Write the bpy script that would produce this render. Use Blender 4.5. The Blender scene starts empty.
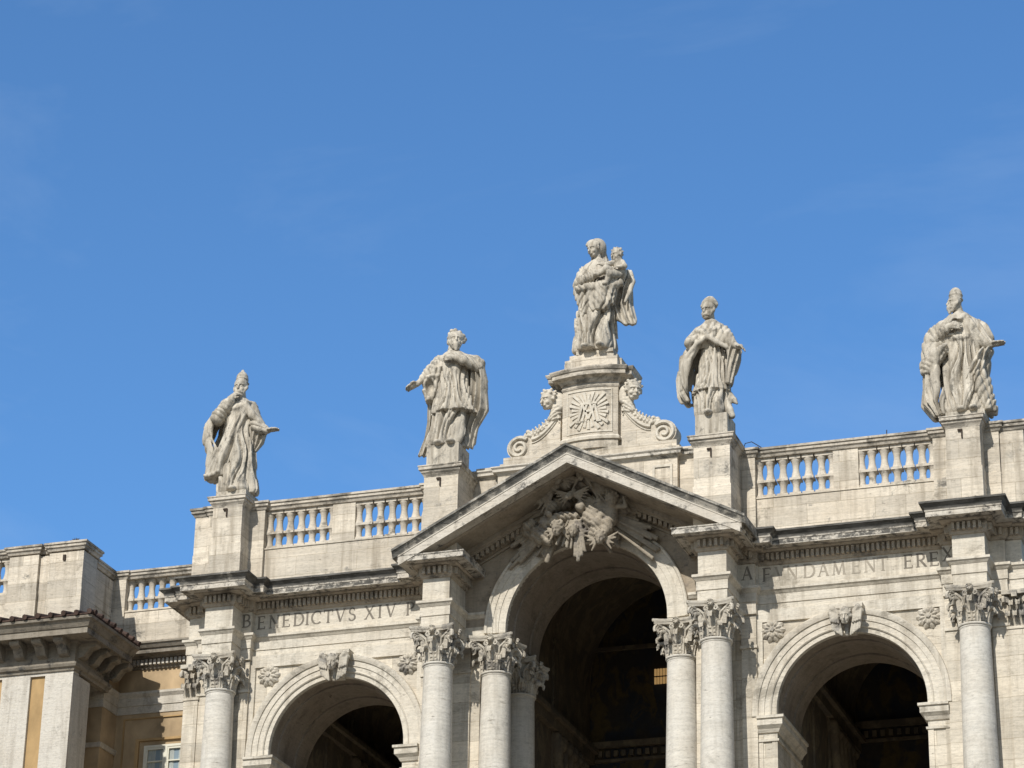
import bpy, bmesh, math, random
import numpy as np
from mathutils import Vector

# ------------------------------------------------------------------ camera, light, sky
SC = bpy.context.scene
Z0 = 29.5                       # height of the column necks above the square
COL = SC.collection
PI = math.pi
R = math.radians

cam_d = bpy.data.cameras.new('camera')
cam = bpy.data.objects.new('camera', cam_d)
COL.objects.link(cam)
SC.camera = cam
yaw, pit, rol, F = 0.3323, 0.413, 0.0198, 2895.7
fw = Vector((-math.sin(yaw) * math.cos(pit), math.cos(yaw) * math.cos(pit), math.sin(pit)))
rt0 = Vector((math.cos(yaw), math.sin(yaw), 0))
up0 = rt0.cross(fw)
rt = rt0 * math.cos(rol) + up0 * math.sin(rol)
up = -rt0 * math.sin(rol) + up0 * math.cos(rol)
M = cam.matrix_world.copy()
for i in range(3):
    M[i][0], M[i][1], M[i][2] = rt[i], up[i], -fw[i]
M[0][3], M[1][3], M[2][3] = 25.243, -80.198, -27.793 + Z0
cam.matrix_world = M
cam_d.sensor_width = 36
cam_d.lens = 36 * F / 1024
cam_d.clip_start, cam_d.clip_end = 0.5, 4000

SUN_L = Vector((0.15, 1.0, -0.84)).normalized()       # direction the sunlight travels
sun_d = bpy.data.lights.new('sun', 'SUN')
sun_d.energy = 4.8
sun_d.angle = R(0.5)
sun_d.color = (1.0, 0.955, 0.885)
sun = bpy.data.objects.new('sun', sun_d)
COL.objects.link(sun)
sun.rotation_euler = SUN_L.to_track_quat('-Z', 'Y').to_euler()
sun.location = (0, -60, 90)

W = bpy.data.worlds.new('World')
SC.world = W
W.use_nodes = True
wn, wl = W.node_tree.nodes, W.node_tree.links
bg = wn['Background']
sky = wn.new('ShaderNodeTexSky')
sky.sky_type = 'NISHITA'
sky.sun_disc = False
sky.sun_elevation = math.asin(-SUN_L.z)
sky.sun_rotation = math.atan2(-SUN_L.x, -SUN_L.y)
sky.altitude = 50
sky.air_density = 1.0
sky.dust_density = 0.25
sky.ozone_density = 3.0
tc = wn.new('ShaderNodeTexCoord')
mp = wn.new('ShaderNodeMapping')
mp.inputs['Scale'].default_value = (3.6, 3.6, 9)
mp.inputs['Rotation'].default_value = (0.3, 0.5, 0.4)
nz = wn.new('ShaderNodeTexNoise')
nz.inputs['Scale'].default_value = 1.1
nz.inputs['Detail'].default_value = 7
nz.inputs['Roughness'].default_value = 0.6
nz.inputs['Distortion'].default_value = 0.6
rmp = wn.new('ShaderNodeMapRange')
rmp.inputs[1].default_value, rmp.inputs[2].default_value = 0.46, 0.78
rmp.inputs[3].default_value, rmp.inputs[4].default_value = 0.004, 0.17
mx = wn.new('ShaderNodeMix')
mx.data_type = 'RGBA'
mx.inputs[7].default_value = (6.0, 7.2, 8.6, 1)        # thin high cirrus
wl.new(tc.outputs['Generated'], mp.inputs['Vector'])
wl.new(mp.outputs[0], nz.inputs['Vector'])
wl.new(nz.outputs['Fac'], rmp.inputs[0])
wl.new(rmp.outputs[0], mx.inputs[0])
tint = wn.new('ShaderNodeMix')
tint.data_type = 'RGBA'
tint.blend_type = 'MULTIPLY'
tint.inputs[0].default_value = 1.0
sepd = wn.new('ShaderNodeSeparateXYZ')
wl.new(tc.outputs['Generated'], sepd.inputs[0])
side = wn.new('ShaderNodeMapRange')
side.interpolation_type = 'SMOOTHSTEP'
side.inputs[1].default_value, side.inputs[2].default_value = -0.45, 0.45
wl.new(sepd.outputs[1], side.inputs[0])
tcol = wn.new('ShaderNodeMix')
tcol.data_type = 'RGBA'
tcol.inputs[6].default_value = (1.30, 1.16, 1.02, 1)      # warm tint added to the unseen sun-side sky, warms the facade's ambient light
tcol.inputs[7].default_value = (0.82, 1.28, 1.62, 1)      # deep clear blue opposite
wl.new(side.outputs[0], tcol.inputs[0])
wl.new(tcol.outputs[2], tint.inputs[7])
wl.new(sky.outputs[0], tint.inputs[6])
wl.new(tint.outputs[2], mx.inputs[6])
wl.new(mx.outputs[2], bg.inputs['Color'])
bg.inputs['Strength'].default_value = 0.108

vs = SC.view_settings
vs.view_transform = 'Standard'
vs.look = 'None'
vs.exposure = 0.0
vs.gamma = 1.0
vs.use_curve_mapping = False
try:
    SC.cycles.use_denoising = True
    SC.cycles.max_bounces = 8
    SC.cycles.diffuse_bounces = 5
except Exception:
    pass

random.seed(7)
RNG = np.random.default_rng(11)

# ------------------------------------------------------------------ materials
class NT:
    def __init__(s, name):
        s.m = bpy.data.materials.new(name)
        s.m.use_nodes = True
        s.n, s.l = s.m.node_tree.nodes, s.m.node_tree.links
        s.b = s.n['Principled BSDF']
        s.pos = s.n.new('ShaderNodeNewGeometry').outputs['Position']

    def scaled(s, v):
        m = s.n.new('ShaderNodeVectorMath')
        m.operation = 'MULTIPLY'
        s.l.new(s.pos, m.inputs[0])
        m.inputs[1].default_value = v
        return m.outputs[0]

    def noise(s, scale, detail=4, rough=0.55, dist=0.0):
        t = s.n.new('ShaderNodeTexNoise')
        t.inputs['Scale'].default_value = 1.0
        t.inputs['Detail'].default_value = detail
        t.inputs['Roughness'].default_value = rough
        t.inputs['Distortion'].default_value = dist
        s.l.new(s.scaled(scale), t.inputs['Vector'])
        return t.outputs['Fac']

    def rng(s, fac, a, b, c=0.0, d=1.0):
        t = s.n.new('ShaderNodeMapRange')
        s.l.new(fac, t.inputs[0])
        for i, v in enumerate((a, b, c, d)):
            t.inputs[i + 1].default_value = v
        return t.outputs[0]

    def mix(s, fac, A, B, mode='MIX'):
        t = s.n.new('ShaderNodeMix')
        t.data_type = 'RGBA'
        t.blend_type = mode
        for sock, v in ((t.inputs[0], fac), (t.inputs[6], A), (t.inputs[7], B)):
            if isinstance(v, (int, float)):
                sock.default_value = v
            elif isinstance(v, tuple):
                sock.default_value = (*v[:3], 1)
            else:
                s.l.new(v, sock)
        return t.outputs[2]

    def math(s, op, a, b=0.0):
        t = s.n.new('ShaderNodeMath')
        t.operation = op
        for sock, v in ((t.inputs[0], a), (t.inputs[1], b)):
            if isinstance(v, (int, float)):
                sock.default_value = v
            else:
                s.l.new(v, sock)
        return t.outputs[0]

    def joints(s, width, height, mortar=0.012, zoff=0.0):
        sep = s.n.new('ShaderNodeSeparateXYZ')
        s.l.new(s.pos, sep.inputs[0])
        u = s.math('ADD', sep.outputs[0], s.math('MULTIPLY', sep.outputs[1], 0.83))
        c = s.n.new('ShaderNodeCombineXYZ')
        s.l.new(u, c.inputs[0])
        s.l.new(s.math('ADD', sep.outputs[2], zoff), c.inputs[1])
        t = s.n.new('ShaderNodeTexBrick')
        t.inputs['Scale'].default_value = 1.0
        t.inputs['Brick Width'].default_value = width
        t.inputs['Row Height'].default_value = height
        t.inputs['Mortar Size'].default_value = mortar
        t.inputs['Mortar Smooth'].default_value = 0.3
        t.inputs['Color1'].default_value = (0.81, 0.80, 0.785, 1)
        t.inputs['Color2'].default_value = (1.12, 1.10, 1.07, 1)
        t.inputs['Mortar'].default_value = (0.70, 0.67, 0.62, 1)
        s.l.new(c.outputs[0], t.inputs['Vector'])
        return t.outputs['Color']

    def done(s, color, rough=0.9, bump=None, strength=0.4, dist=0.02):
        if isinstance(color, tuple):
            s.b.inputs['Base Color'].default_value = (*color[:3], 1)
        else:
            s.l.new(color, s.b.inputs['Base Color'])
        s.b.inputs['Roughness'].default_value = rough
        if 'Specular IOR Level' in s.b.inputs:
            s.b.inputs['Specular IOR Level'].default_value = 0.25
        if bump is not None:
            t = s.n.new('ShaderNodeBump')
            t.inputs['Strength'].default_value = strength
            t.inputs['Distance'].default_value = dist
            s.l.new(bump, t.inputs['Height'])
            s.l.new(t.outputs[0], s.b.inputs['Normal'])
        return s.m


def stone(name, base, joints=None, vein=1.0, crust=0.0, streak=0.5, warm=0.4, crust_col=(0.06, 0.058, 0.053), cscale=1.0):
    """travertine: horizontal veining, blotches, block joints, water streaks, black crust"""
    t = NT(name)
    dk = tuple(c * 0.62 for c in base)
    lt = tuple(min(0.8, c * 1.16) for c in base)
    v1 = t.noise((0.35, 0.35, 6.0), 8, 0.7, 0.12)
    v2 = t.noise((1.1, 1.1, 22.0), 5, 0.65, 0.1)
    bl = t.noise((0.55, 0.55, 0.75), 6, 0.65)
    gr = t.noise((7, 7, 17), 5, 0.8)
    pt = t.noise((2.6, 2.6, 15.0), 6, 0.8, 0.2)
    c = t.mix(t.rng(v1, 0.36, 0.64), tuple(x * 0.80 for x in base), lt)
    c = t.mix(1.0 - 0.6 * vein, c, base)
    c = t.mix(t.rng(v2, 0.56, 0.68, 0, 0.33 * vein), c, tuple(x * 0.55 for x in base))
    c = t.mix(t.rng(bl, 0.42, 0.70, 0, warm), c, (base[0] * 0.84, base[1] * 0.775, base[2] * 0.69))
    c = t.mix(t.rng(gr, 0.50, 0.66, 0, 0.55), c, tuple(x * 0.58 for x in base))
    c = t.mix(t.rng(gr, 0.47, 0.33, 0, 0.30), c, tuple(min(0.85, x * 1.25) for x in base))
    c = t.mix(t.rng(pt, 0.615, 0.66, 0, 0.70), c, tuple(x * k for x, k in zip(base, (0.30, 0.27, 0.24))))
    st = t.noise((2.6, 2.6, 0.22), 6, 0.65, 0.2)
    c = t.mix(t.rng(st, 0.49, 0.68, 0, streak), c, tuple(x * k for x, k in zip(base, (0.50, 0.475, 0.44))))
    sp = t.noise((0.8, 0.8, 0.9), 9, 0.78, 0.4)
    c = t.mix(t.rng(sp, 0.565, 0.65, 0, streak * 0.95), c, tuple(x * k for x, k in zip(base, (0.36, 0.35, 0.33))))
    if joints:
        c = t.mix(1.0, c, t.joints(*joints), 'MULTIPLY')
    if crust > 0:
        cr = t.noise((1.3 * cscale, 1.3 * cscale, 1.6 * cscale), 8, 0.75, 0.3)
        cv_ = t.noise((2.2, 2.2, 9.0), 6, 0.7, 0.2)
        crust_col = t.mix(t.rng(cv_, 0.40, 0.66), tuple(x * 0.75 for x in crust_col), tuple(x * 2.1 + 0.02 for x in crust_col))
        c = t.mix(t.rng(cr, 0.62 - 0.38 * crust, 0.70 - 0.34 * crust, 0, 0.92), c, crust_col)
    pit = t.math('ADD', t.math('MULTIPLY', v2, 0.6), t.math('MULTIPLY', gr, 0.7))
    pit = t.math('SUBTRACT', pit, t.rng(pt, 0.615, 0.66, 0, 0.6))
    return t.done(c, 0.92, pit, 0.5, 0.03)


TRAV = (0.59, 0.545, 0.46)
m_wall = stone('travertine_wall', TRAV, joints=(1.7, 0.62), streak=0.6)
m_trim = stone('travertine_trim', TRAV, streak=0.7)
m_col = stone('travertine_column', (0.60, 0.57, 0.505), vein=0.9, streak=0.4)
m_capital = stone('travertine_capital', (0.51, 0.47, 0.395), vein=0.5, streak=0.5, crust=0.3, crust_col=(0.14, 0.13, 0.115))
m_crust = stone('weathered_cornice', (0.46, 0.43, 0.37), crust=0.82)
m_crust2 = stone('weathered_fascia', (0.56, 0.52, 0.45), crust=0.22)
m_crust3 = stone('weathered_bay_fascia', (0.54, 0.50, 0.43), crust=0.55, cscale=3.5, crust_col=(0.05, 0.048, 0.043))
m_corona = stone('weathered_corona', (0.55, 0.51, 0.44), crust=0.36, cscale=2.5, crust_col=(0.075, 0.07, 0.062))
m_bed = stone('shaded_bed_moulding', (0.43, 0.375, 0.30), vein=0.6, streak=0.6, crust=0.25, crust_col=(0.12, 0.105, 0.085))  # brown stain, with the shade under the cornice put into the colour
m_rake = stone('weathered_rake', (0.48, 0.45, 0.39), crust=0.60, crust_col=(0.085, 0.082, 0.073))
m_parapet = stone('travertine_parapet', (0.60, 0.55, 0.465), joints=(2.1, 0.64), streak=0.75, vein=1.3, warm=0.4, crust=0.08, crust_col=(0.16, 0.15, 0.13))
m_rail = stone('travertine_rail', (0.55, 0.50, 0.42), crust=0.4, crust_col=(0.16, 0.145, 0.12))
m_balus = stone('travertine_baluster', (0.56, 0.51, 0.43), vein=0.5, streak=0.8, crust=0.12, crust_col=(0.14, 0.13, 0.11))
def weathered(name, base):
    t = NT(name)
    bl = t.noise((1.1, 1.1, 0.9), 5, 0.6, 0.3)
    st = t.noise((5.5, 5.5, 0.55), 6, 0.62, 0.4)
    gr = t.noise((16, 16, 16), 4, 0.7)
    li = t.noise((3.2, 3.2, 3.0), 8, 0.75, 0.2)
    c = t.mix(t.rng(bl, 0.38, 0.68), tuple(x * 0.84 for x in base), tuple(min(0.8, x * 1.12) for x in base))
    c = t.mix(t.rng(st, 0.45, 0.66, 0, 0.85), c, (base[0] * 0.42, base[1] * 0.40, base[2] * 0.37))
    c = t.mix(t.rng(li, 0.53, 0.64, 0, 0.78), c, (0.125, 0.117, 0.10))
    c = t.mix(t.rng(gr, 0.5, 0.75, 0, 0.3), c, tuple(x * 0.55 for x in base))
    return t.done(c, 0.93, gr, 0.35, 0.03)


m_statue = weathered('statue_stone', (0.52, 0.475, 0.395))
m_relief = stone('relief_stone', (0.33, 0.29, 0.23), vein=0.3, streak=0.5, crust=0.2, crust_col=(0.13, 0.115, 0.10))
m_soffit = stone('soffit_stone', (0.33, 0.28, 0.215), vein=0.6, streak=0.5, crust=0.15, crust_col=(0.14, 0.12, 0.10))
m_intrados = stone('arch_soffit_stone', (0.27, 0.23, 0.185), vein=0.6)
m_grey = stone('grey_stone', (0.27, 0.24, 0.195), vein=0.5, streak=0.7, crust=0.2)
m_bandst = stone('pale_stone_band', (0.52, 0.485, 0.42), vein=0.4)
m_pil = stone('pale_pilaster', (0.56, 0.525, 0.46), vein=0.4, streak=0.6)


def plain(name, col, rough=0.8, var=0.25, sc=2.0):
    t = NT(name)
    n = t.noise((sc, sc, sc * 0.6), 6, 0.6, 0.2)
    c = t.mix(t.rng(n, 0.3, 0.7), tuple(x * (1 - var) for x in col), tuple(x * (1 + var * 0.6) for x in col))
    return t.done(c, rough, n, 0.2, 0.02)


m_ochre = plain('ochre_stucco', (0.41, 0.305, 0.185), 0.9, 0.45, 0.9)
m_ochre_l = plain('ochre_panel', (0.40, 0.27, 0.13), 0.9, 0.25, 1.5)
m_letter = plain('letter_paint', (0.19, 0.17, 0.14), 0.9, 0.35, 5)
m_letter_f = plain('faded_letter_paint', (0.33, 0.295, 0.24), 0.9, 0.3, 5)
m_iron = plain('rusty_iron', (0.05, 0.035, 0.025), 0.8, 0.4, 8)
m_tile = plain('terracotta', (0.075, 0.048, 0.037), 0.85, 0.7, 4)
def mural(name, cols, sc):
    t = NT(name)
    a, b, d = t.noise((sc, sc, sc), 3, 0.5, 1.2), t.noise((sc * 2.3, sc * 2.3, sc * 1.4), 5, 0.6, 0.8), t.noise((9, 9, 9), 3, 0.6)
    c = t.mix(t.rng(a, 0.42, 0.56), cols[0], cols[1])
    c = t.mix(t.rng(b, 0.50, 0.58), c, cols[2])
    c = t.mix(t.rng(d, 0.4, 0.7, 0, 0.5), c, tuple(x * 0.6 for x in cols[0]))
    return t.done(c, 0.9)


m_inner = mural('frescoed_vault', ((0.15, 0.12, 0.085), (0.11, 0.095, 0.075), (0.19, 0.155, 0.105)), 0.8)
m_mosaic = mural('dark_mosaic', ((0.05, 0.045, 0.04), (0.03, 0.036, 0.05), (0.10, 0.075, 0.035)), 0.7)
m_frame = plain('window_paint', (0.62, 0.60, 0.50), 0.6, 0.1, 3)
m_curtain = plain('curtain_cloth', (0.35, 0.38, 0.36), 0.9, 0.2, 6)
m_ground = plain('paving', (0.15, 0.135, 0.115), 0.9, 0.25, 0.5)
m_weed = plain('dry_weed', (0.13, 0.09, 0.045), 0.95, 0.4, 9)
t_ = NT('window_glass')
m_glass = t_.done((0.20, 0.26, 0.30), 0.08)
t_ = NT('gilded_glass')
t_.b.inputs['Emission Color'].default_value = (0.9, 0.55, 0.22, 1)
t_.b.inputs['Emission Strength'].default_value = 0.32
m_gilt = t_.done((0.5, 0.33, 0.12), 0.4)


# ------------------------------------------------------------------ mesh helpers
class MB:
    def __init__(s):
        s.v, s.f = [], []

    def raw(s, v, f):
        o = len(s.v)
        s.v.extend([tuple(p) for p in v])
        s.f.extend([tuple(i + o for i in q) for q in f])
        return s

    def box(s, x0, x1, y0, y1, z0, z1):
        v = [(x, y, z) for z in (z0, z1) for y in (y0, y1) for x in (x0, x1)]
        return s.raw(v, [(0, 2, 3, 1), (4, 5, 7, 6), (0, 1, 5, 4), (2, 6, 7, 3), (0, 4, 6, 2), (1, 3, 7, 5)])

    def prism(s, poly, y0, y1):
        """polygon in x,z pushed through y"""
        n = len(poly)
        v = [(x, y0, z) for x, z in poly] + [(x, y1, z) for x, z in poly]
        f = [tuple(range(n)), tuple(range(2 * n - 1, n - 1, -1))]
        f += [(i, (i + 1) % n, n + (i + 1) % n, n + i) for i in range(n)]
        return s.raw(v, f)

    def sweep(s, path, prof, closed_prof=False):
        """path in plan, profile (out, z); out is to the right of travel"""
        P = [Vector(p) for p in path]
        n = len(P)
        rings = []
        for i in range(n):
            d1 = (P[i] - P[i - 1]).normalized() if i else None
            d2 = (P[i + 1] - P[i]).normalized() if i < n - 1 else None
            n1 = Vector((d1.y, -d1.x)) if d1 else None
            n2 = Vector((d2.y, -d2.x)) if d2 else None
            if n1 is None:
                m = n2
            elif n2 is None:
                m = n1
            else:
                m = (n1 + n2) / max(0.15, 1 + n1.dot(n2))
            rings.append([(P[i].x + m.x * o, P[i].y + m.y * o, z) for o, z in prof])
        k = len(prof)
        v = [p for r in rings for p in r]
        f = []
        lim = k if closed_prof else k - 1
        for i in range(n - 1):
            for j in range(lim):
                a, b = i * k + j, i * k + (j + 1) % k
                f.append((a, a + k, b + k, b))
        f.append(tuple(range(k)))
        f.append(tuple((n - 1) * k + j for j in range(k - 1, -1, -1)))
        return s.raw(v, f)

    def lathe(s, cx, cy, prof, seg=24, a0=0.0, a1=2 * PI):
        full = abs(a1 - a0 - 2 * PI) < 1e-6
        m = seg if full else seg + 1
        v = [(cx + r * math.cos(a0 + (a1 - a0) * i / seg), cy + r * math.sin(a0 + (a1 - a0) * i / seg), z)
             for r, z in prof for i in range(m)]
        f = []
        for j in range(len(prof) - 1):
            for i in range(seg):
                i2 = (i + 1) % m
                f.append((j * m + i, j * m + i2, (j + 1) * m + i2, (j + 1) * m + i))
        f.append(tuple(range(m - 1, -1, -1)))
        f.append(tuple((len(prof) - 1) * m + i for i in range(m)))
        return s.raw(v, f)

    def tube(s, pts, rad, seg=8):
        P = [Vector(p) for p in pts]
        n = len(P)
        v, f = [], []
        for i in range(n):
            d = (P[min(i + 1, n - 1)] - P[max(i - 1, 0)]).normalized()
            a = d.cross(Vector((0, 1, 0.01)))
            if a.length < 1e-3:
                a = d.cross(Vector((1, 0, 0)))
            a.normalize()
            b = d.cross(a)
            r = rad[i] if isinstance(rad, (list, tuple)) else rad
            for k in range(seg):
                t = 2 * PI * k / seg
                v.append(P[i] + a * (r * math.cos(t)) + b * (r * math.sin(t)))
        for i in range(n - 1):
            for k in range(seg):
                k2 = (k + 1) % seg
                f.append((i * seg + k, i * seg + k2, (i + 1) * seg + k2, (i + 1) * seg + k))
        f.append(tuple(range(seg - 1, -1, -1)))
        f.append(tuple((n - 1) * seg + k for k in range(seg)))
        return s.raw(v, f)

    def bar2(s, x0, z0, x1, z1, w0, w1, y0, y1):
        """tapered bar lying in the x,z plane"""
        d = Vector((x1 - x0, z1 - z0)).normalized()
        q = Vector((-d.y, d.x))
        return s.prism([(x0 + q.x * w0, z0 + q.y * w0), (x0 - q.x * w0, z0 - q.y * w0),
                        (x1 - q.x * w1, z1 - q.y * w1), (x1 + q.x * w1, z1 + q.y * w1)], y0, y1)


WORLD = {}


def rel(o):
    return WORLD.get(o.name, Vector((0, 0, 0)))


def mesh_of(name, v, f, smooth=False):
    me = bpy.data.meshes.new(name)
    me.from_pydata([tuple(p) for p in v], [], f)
    bm = bmesh.new()
    bm.from_mesh(me)
    bmesh.ops.recalc_face_normals(bm, faces=bm.faces)
    bm.to_mesh(me)
    bm.free()
    if smooth:
        me.polygons.foreach_set('use_smooth', [True] * len(me.polygons))
        if smooth == 'angle':
            try:
                me.set_sharp_from_angle(angle=R(35))
            except Exception:
                pass
    me.update()
    return me


def part(name, mb, mat, parent, smooth=False, at=None, label=None, kind=None):
    """mb vertices are in facade coordinates (z above the column necks) unless `at` is given,
    then they are local to that point."""
    base = rel(parent) if parent else Vector((0, 0, 0))
    if at is None:
        cx = sum(p[0] for p in mb.v) / len(mb.v)
        cy = sum(p[1] for p in mb.v) / len(mb.v)
        cz = min(p[2] for p in mb.v)
        org = Vector((cx, cy, cz))
        v = [(p[0] - cx, p[1] - cy, p[2] - cz) for p in mb.v]
    else:
        org = Vector(at)
        v = mb.v
    me = mesh_of(name, v, mb.f, smooth)
    me.materials.append(mat)
    o = bpy.data.objects.new(name, me)
    COL.objects.link(o)
    wpos = org + Vector((0, 0, Z0))
    o.location = wpos - base
    if parent:
        o.parent = parent
    WORLD[o.name] = wpos
    if label:
        o['label'] = label
    if kind:
        o['kind'] = kind
    return o


def thing(name, label, cat, loc, group=None):
    o = bpy.data.objects.new(name, None)
    COL.objects.link(o)
    o.empty_display_size = 0.5
    w = Vector(loc) + Vector((0, 0, Z0))
    o.location = w
    WORLD[o.name] = w
    o['label'], o['category'] = label, cat
    if group:
        o['group'] = group
    return o


def copy_part(o, parent, at, label=None):
    c = o.copy()
    COL.objects.link(c)
    c.parent = parent
    w = Vector(at) + Vector((0, 0, Z0))
    c.location = w - rel(parent)
    WORLD[c.name] = w
    for ch in o.children:
        d = ch.copy()
        COL.objects.link(d)
        d.parent = c
        WORLD[d.name] = w + ch.location
    return c


# ------------------------------------------------------------------ ground
g = MB().box(-1500, 1500, -1500, 1500, -Z0 - 1.0, -Z0)
go = part('ground', g, m_ground, None, kind='structure')

# ------------------------------------------------------------------ the church front
church = thing('church_front', 'travertine church front with three arches, pediment, balustrade and carved columns', 'church', (0, 4, -Z0))

PROF_LOW = [(-0.3, 1.005), (0.02, 1.005), (0.02, 1.37), (0.05, 1.38), (0.05, 1.66), (0.07, 1.68), (0.12, 1.75),
            (0.16, 1.78), (0.16, 1.86), (0.0, 1.89), (0.0, 2.60), (-0.3, 2.60)]
PROF_BED = [(-0.3, 2.60), (0.0, 2.60), (0.05, 2.62), (0.08, 2.69), (0.10, 2.70), (0.10, 2.95),
            (0.24, 2.96), (0.30, 3.0), (0.30, 3.04), (0.1, 3.045), (-0.3, 3.045)]
PROF_CORONA = [(-0.3, 3.04), (0.60, 3.04), (0.60, 3.02), (0.64, 3.02), (0.64, 3.17), (0.66, 3.18), (0.67, 3.22), (0.3, 3.225), (-0.3, 3.225)]
PROF_CYMA = [(-0.3, 3.222), (0.655, 3.222), (0.66, 3.26), (0.69, 3.32), (0.75, 3.38), (0.765, 3.40), (0.80, 3.40), (0.80, 3.46), (0.0, 3.53), (-0.3, 3.53)]


def mir(path):
    return [(-x, y) for x, y in reversed(path)]


def dentils(mb, path, step=0.16, w=0.095):
    for (x0, y0), (x1, y1) in zip(path[:-1], path[1:]):
        L = math.hypot(x1 - x0, y1 - y0)
        if L < 0.25:
            continue
        dx, dy = (x1 - x0) / L, (y1 - y0) / L
        nx, ny = dy, -dx
        n = max(1, int(L / step))
        for i in range(n):
            c = (i + 0.5) * L / n
            ax, ay = x0 + dx * (c - w / 2), y0 + dy * (c - w / 2)
            bx, by = x0 + dx * (c + w / 2), y0 + dy * (c + w / 2)
            z0, z1 = 2.715, 2.935
            q = [(ax, ay), (bx, by)]
            v = []
            for z in (z0, z1):
                for o in (0.08, 0.225):
                    v += [(ax + nx * o, ay + ny * o, z), (bx + nx * o, by + ny * o, z)]
            mb.raw(v, [(0, 2, 3, 1), (4, 5, 7, 6), (0, 1, 5, 4), (2, 6, 7, 3), (0, 4, 6, 2), (1, 3, 7, 5)])


def pieces(name, boxes, mat, parent):
    return [part(name, MB().box(*b), mat, parent) for b in boxes]


# plan of the frieze, right half, walked left to right
bayR = [(5.36, 0.30), (5.36, 0.60), (11.08, 0.60), (11.08, 0.30), (11.52, 0.30), (11.52, -0.45), (12.48, -0.45),
        (12.48, 0.30), (12.95, 0.30), (12.95, 0.42), (13.42, 0.42), (13.42, 9.0)]
pierR = [(3.3, 0.42), (3.96, 0.42), (3.96, -1.10), (4.84, -1.10), (4.84, 0.30), (5.36, 0.30), (5.36, 0.60), (5.6, 0.60)]
bayL = [(11.2 if abs(x - 11.08) < 1e-6 else x, y) for x, y in bayR]
for sgn in (1, -1):
    ful = (pierR[1:5] + [(5.36, 0.30)] + bayR[1:]) if sgn > 0 else mir(pierR[1:5] + [(5.36, 0.30)] + bayL[1:])
    e = MB().sweep(ful, PROF_LOW)
    eo = part('entablature', e, m_trim, church)
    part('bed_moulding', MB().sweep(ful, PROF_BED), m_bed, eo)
    d = MB()
    dentils(d, ful, 0.152, 0.085)
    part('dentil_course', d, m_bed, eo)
    part('corona', MB().sweep(ful, PROF_CORONA), m_corona, eo)
    # blackened run over the bay, set a hair proud
    by = [(5.36, 0.597), (11.03, 0.597)] if sgn > 0 else [(-11.15, 0.597), (-5.36, 0.597)]
    part('weathered_fascia', MB().sweep(by, [(0.3, 3.05), (0.642, 3.05), (0.642, 3.165), (0.3, 3.165)], True), m_crust3, eo)
    cy = bayR if sgn > 0 else mir(bayL)
    cy = [(4.84, 0.30)] + cy if sgn > 0 else cy + [(-4.84, 0.30)]
    part('cyma', MB().sweep(cy, PROF_CYMA), m_crust, eo)
    # frieze core
    for a, b, y in ((5.3, 11.0, 0.7), (11.25, 12.9, 0.5), (12.85, 13.35, 0.6), (4.0, 5.4, 0.5)):
        x0, x1 = (a, b) if sgn > 0 else (-b, -a)
        part('frieze_backing', MB().box(x0, x1, y, 3.3 + y * 0.1, 1.2, 3.3), m_trim, eo)

# solid core of the two big piers' entablature blocks and end blocks
for s in (1, -1):
    for a, b, y0 in ((4.02, 4.78, -1.03), (11.58, 12.42, -0.39)):
        x0, x1 = (a, b) if s > 0 else (-b, -a)
        part('entablature_block', MB().box(x0, x1, y0, 0.9, 1.01, 3.22), m_trim, church)


# ---- arches
def arch_points(cx, zc, r, zleg, n=40):
    pts = []
    if zleg < zc:
        pts.append((cx - r, zleg))
    pts += [(cx - r * math.cos(PI * i / n), zc + r * math.sin(PI * i / n)) for i in range(n + 1)]
    if zleg < zc:
        pts.append((cx + r, zleg))
    return pts


def archivolt(cx, zc, rings, zleg, yb, n=40):
    """rings: (r, y) cross-section from the inside out; swept round the arch"""
    sec = list(rings) + [(rings[-1][0], yb), (rings[0][0], yb)]
    cols = [arch_points(cx, zc, r, zleg, n) for r, y in sec]
    k, m = len(sec), len(cols[0])
    mb = MB()
    v = [(cols[j][i][0], sec[j][1], cols[j][i][1]) for i in range(m) for j in range(k)]
    f = []
    for i in range(m - 1):
        for j in range(k):
            j2 = (j + 1) % k
            f.append((i * k + j, i * k + j2, (i + 1) * k + j2, (i + 1) * k + j))
    f.append(tuple(range(k)))
    f.append(tuple((m - 1) * k + j for j in range(k)))
    return mb.raw(v, f)


def spandrel(mb, cx, zc, r, poly, y0, y1, n=48):
    """wall between a half circle and a star-shaped boundary polyline (right to left)"""
    def hit(t):
        dx, dz = math.cos(t), math.sin(t)
        best = None
        for (ax, az), (bx, bz) in zip(poly[:-1], poly[1:]):
            ax, az, bx2, bz2 = ax - cx, az - zc, bx - cx, bz - zc
            ex, ez = bx2 - ax, bz2 - az
            den = dx * ez - dz * ex
            if abs(den) < 1e-9:
                continue
            u = (ax * ez - az * ex) / den
            w = (ax * dz - az * dx) / den
            if u > 0 and -1e-6 <= w <= 1 + 1e-6 and (best is None or u < best):
                best = u
        return cx + dx * best, zc + dz * best
    ang = [PI * i / n for i in range(n + 1)]
    for px, pz in poly[1:-1]:
        ang.append(math.atan2(pz - zc, px - cx))
    ang.sort()
    I = [(cx + r * math.cos(t), zc + r * math.sin(t)) for t in ang]
    O = [hit(min(max(t, 1e-4), PI - 1e-4)) for t in ang]
    for i in range(len(ang) - 1):
        q = [I[i], O[i], O[i + 1], I[i + 1]]
        mb.prism(q, y0, y1)


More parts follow.
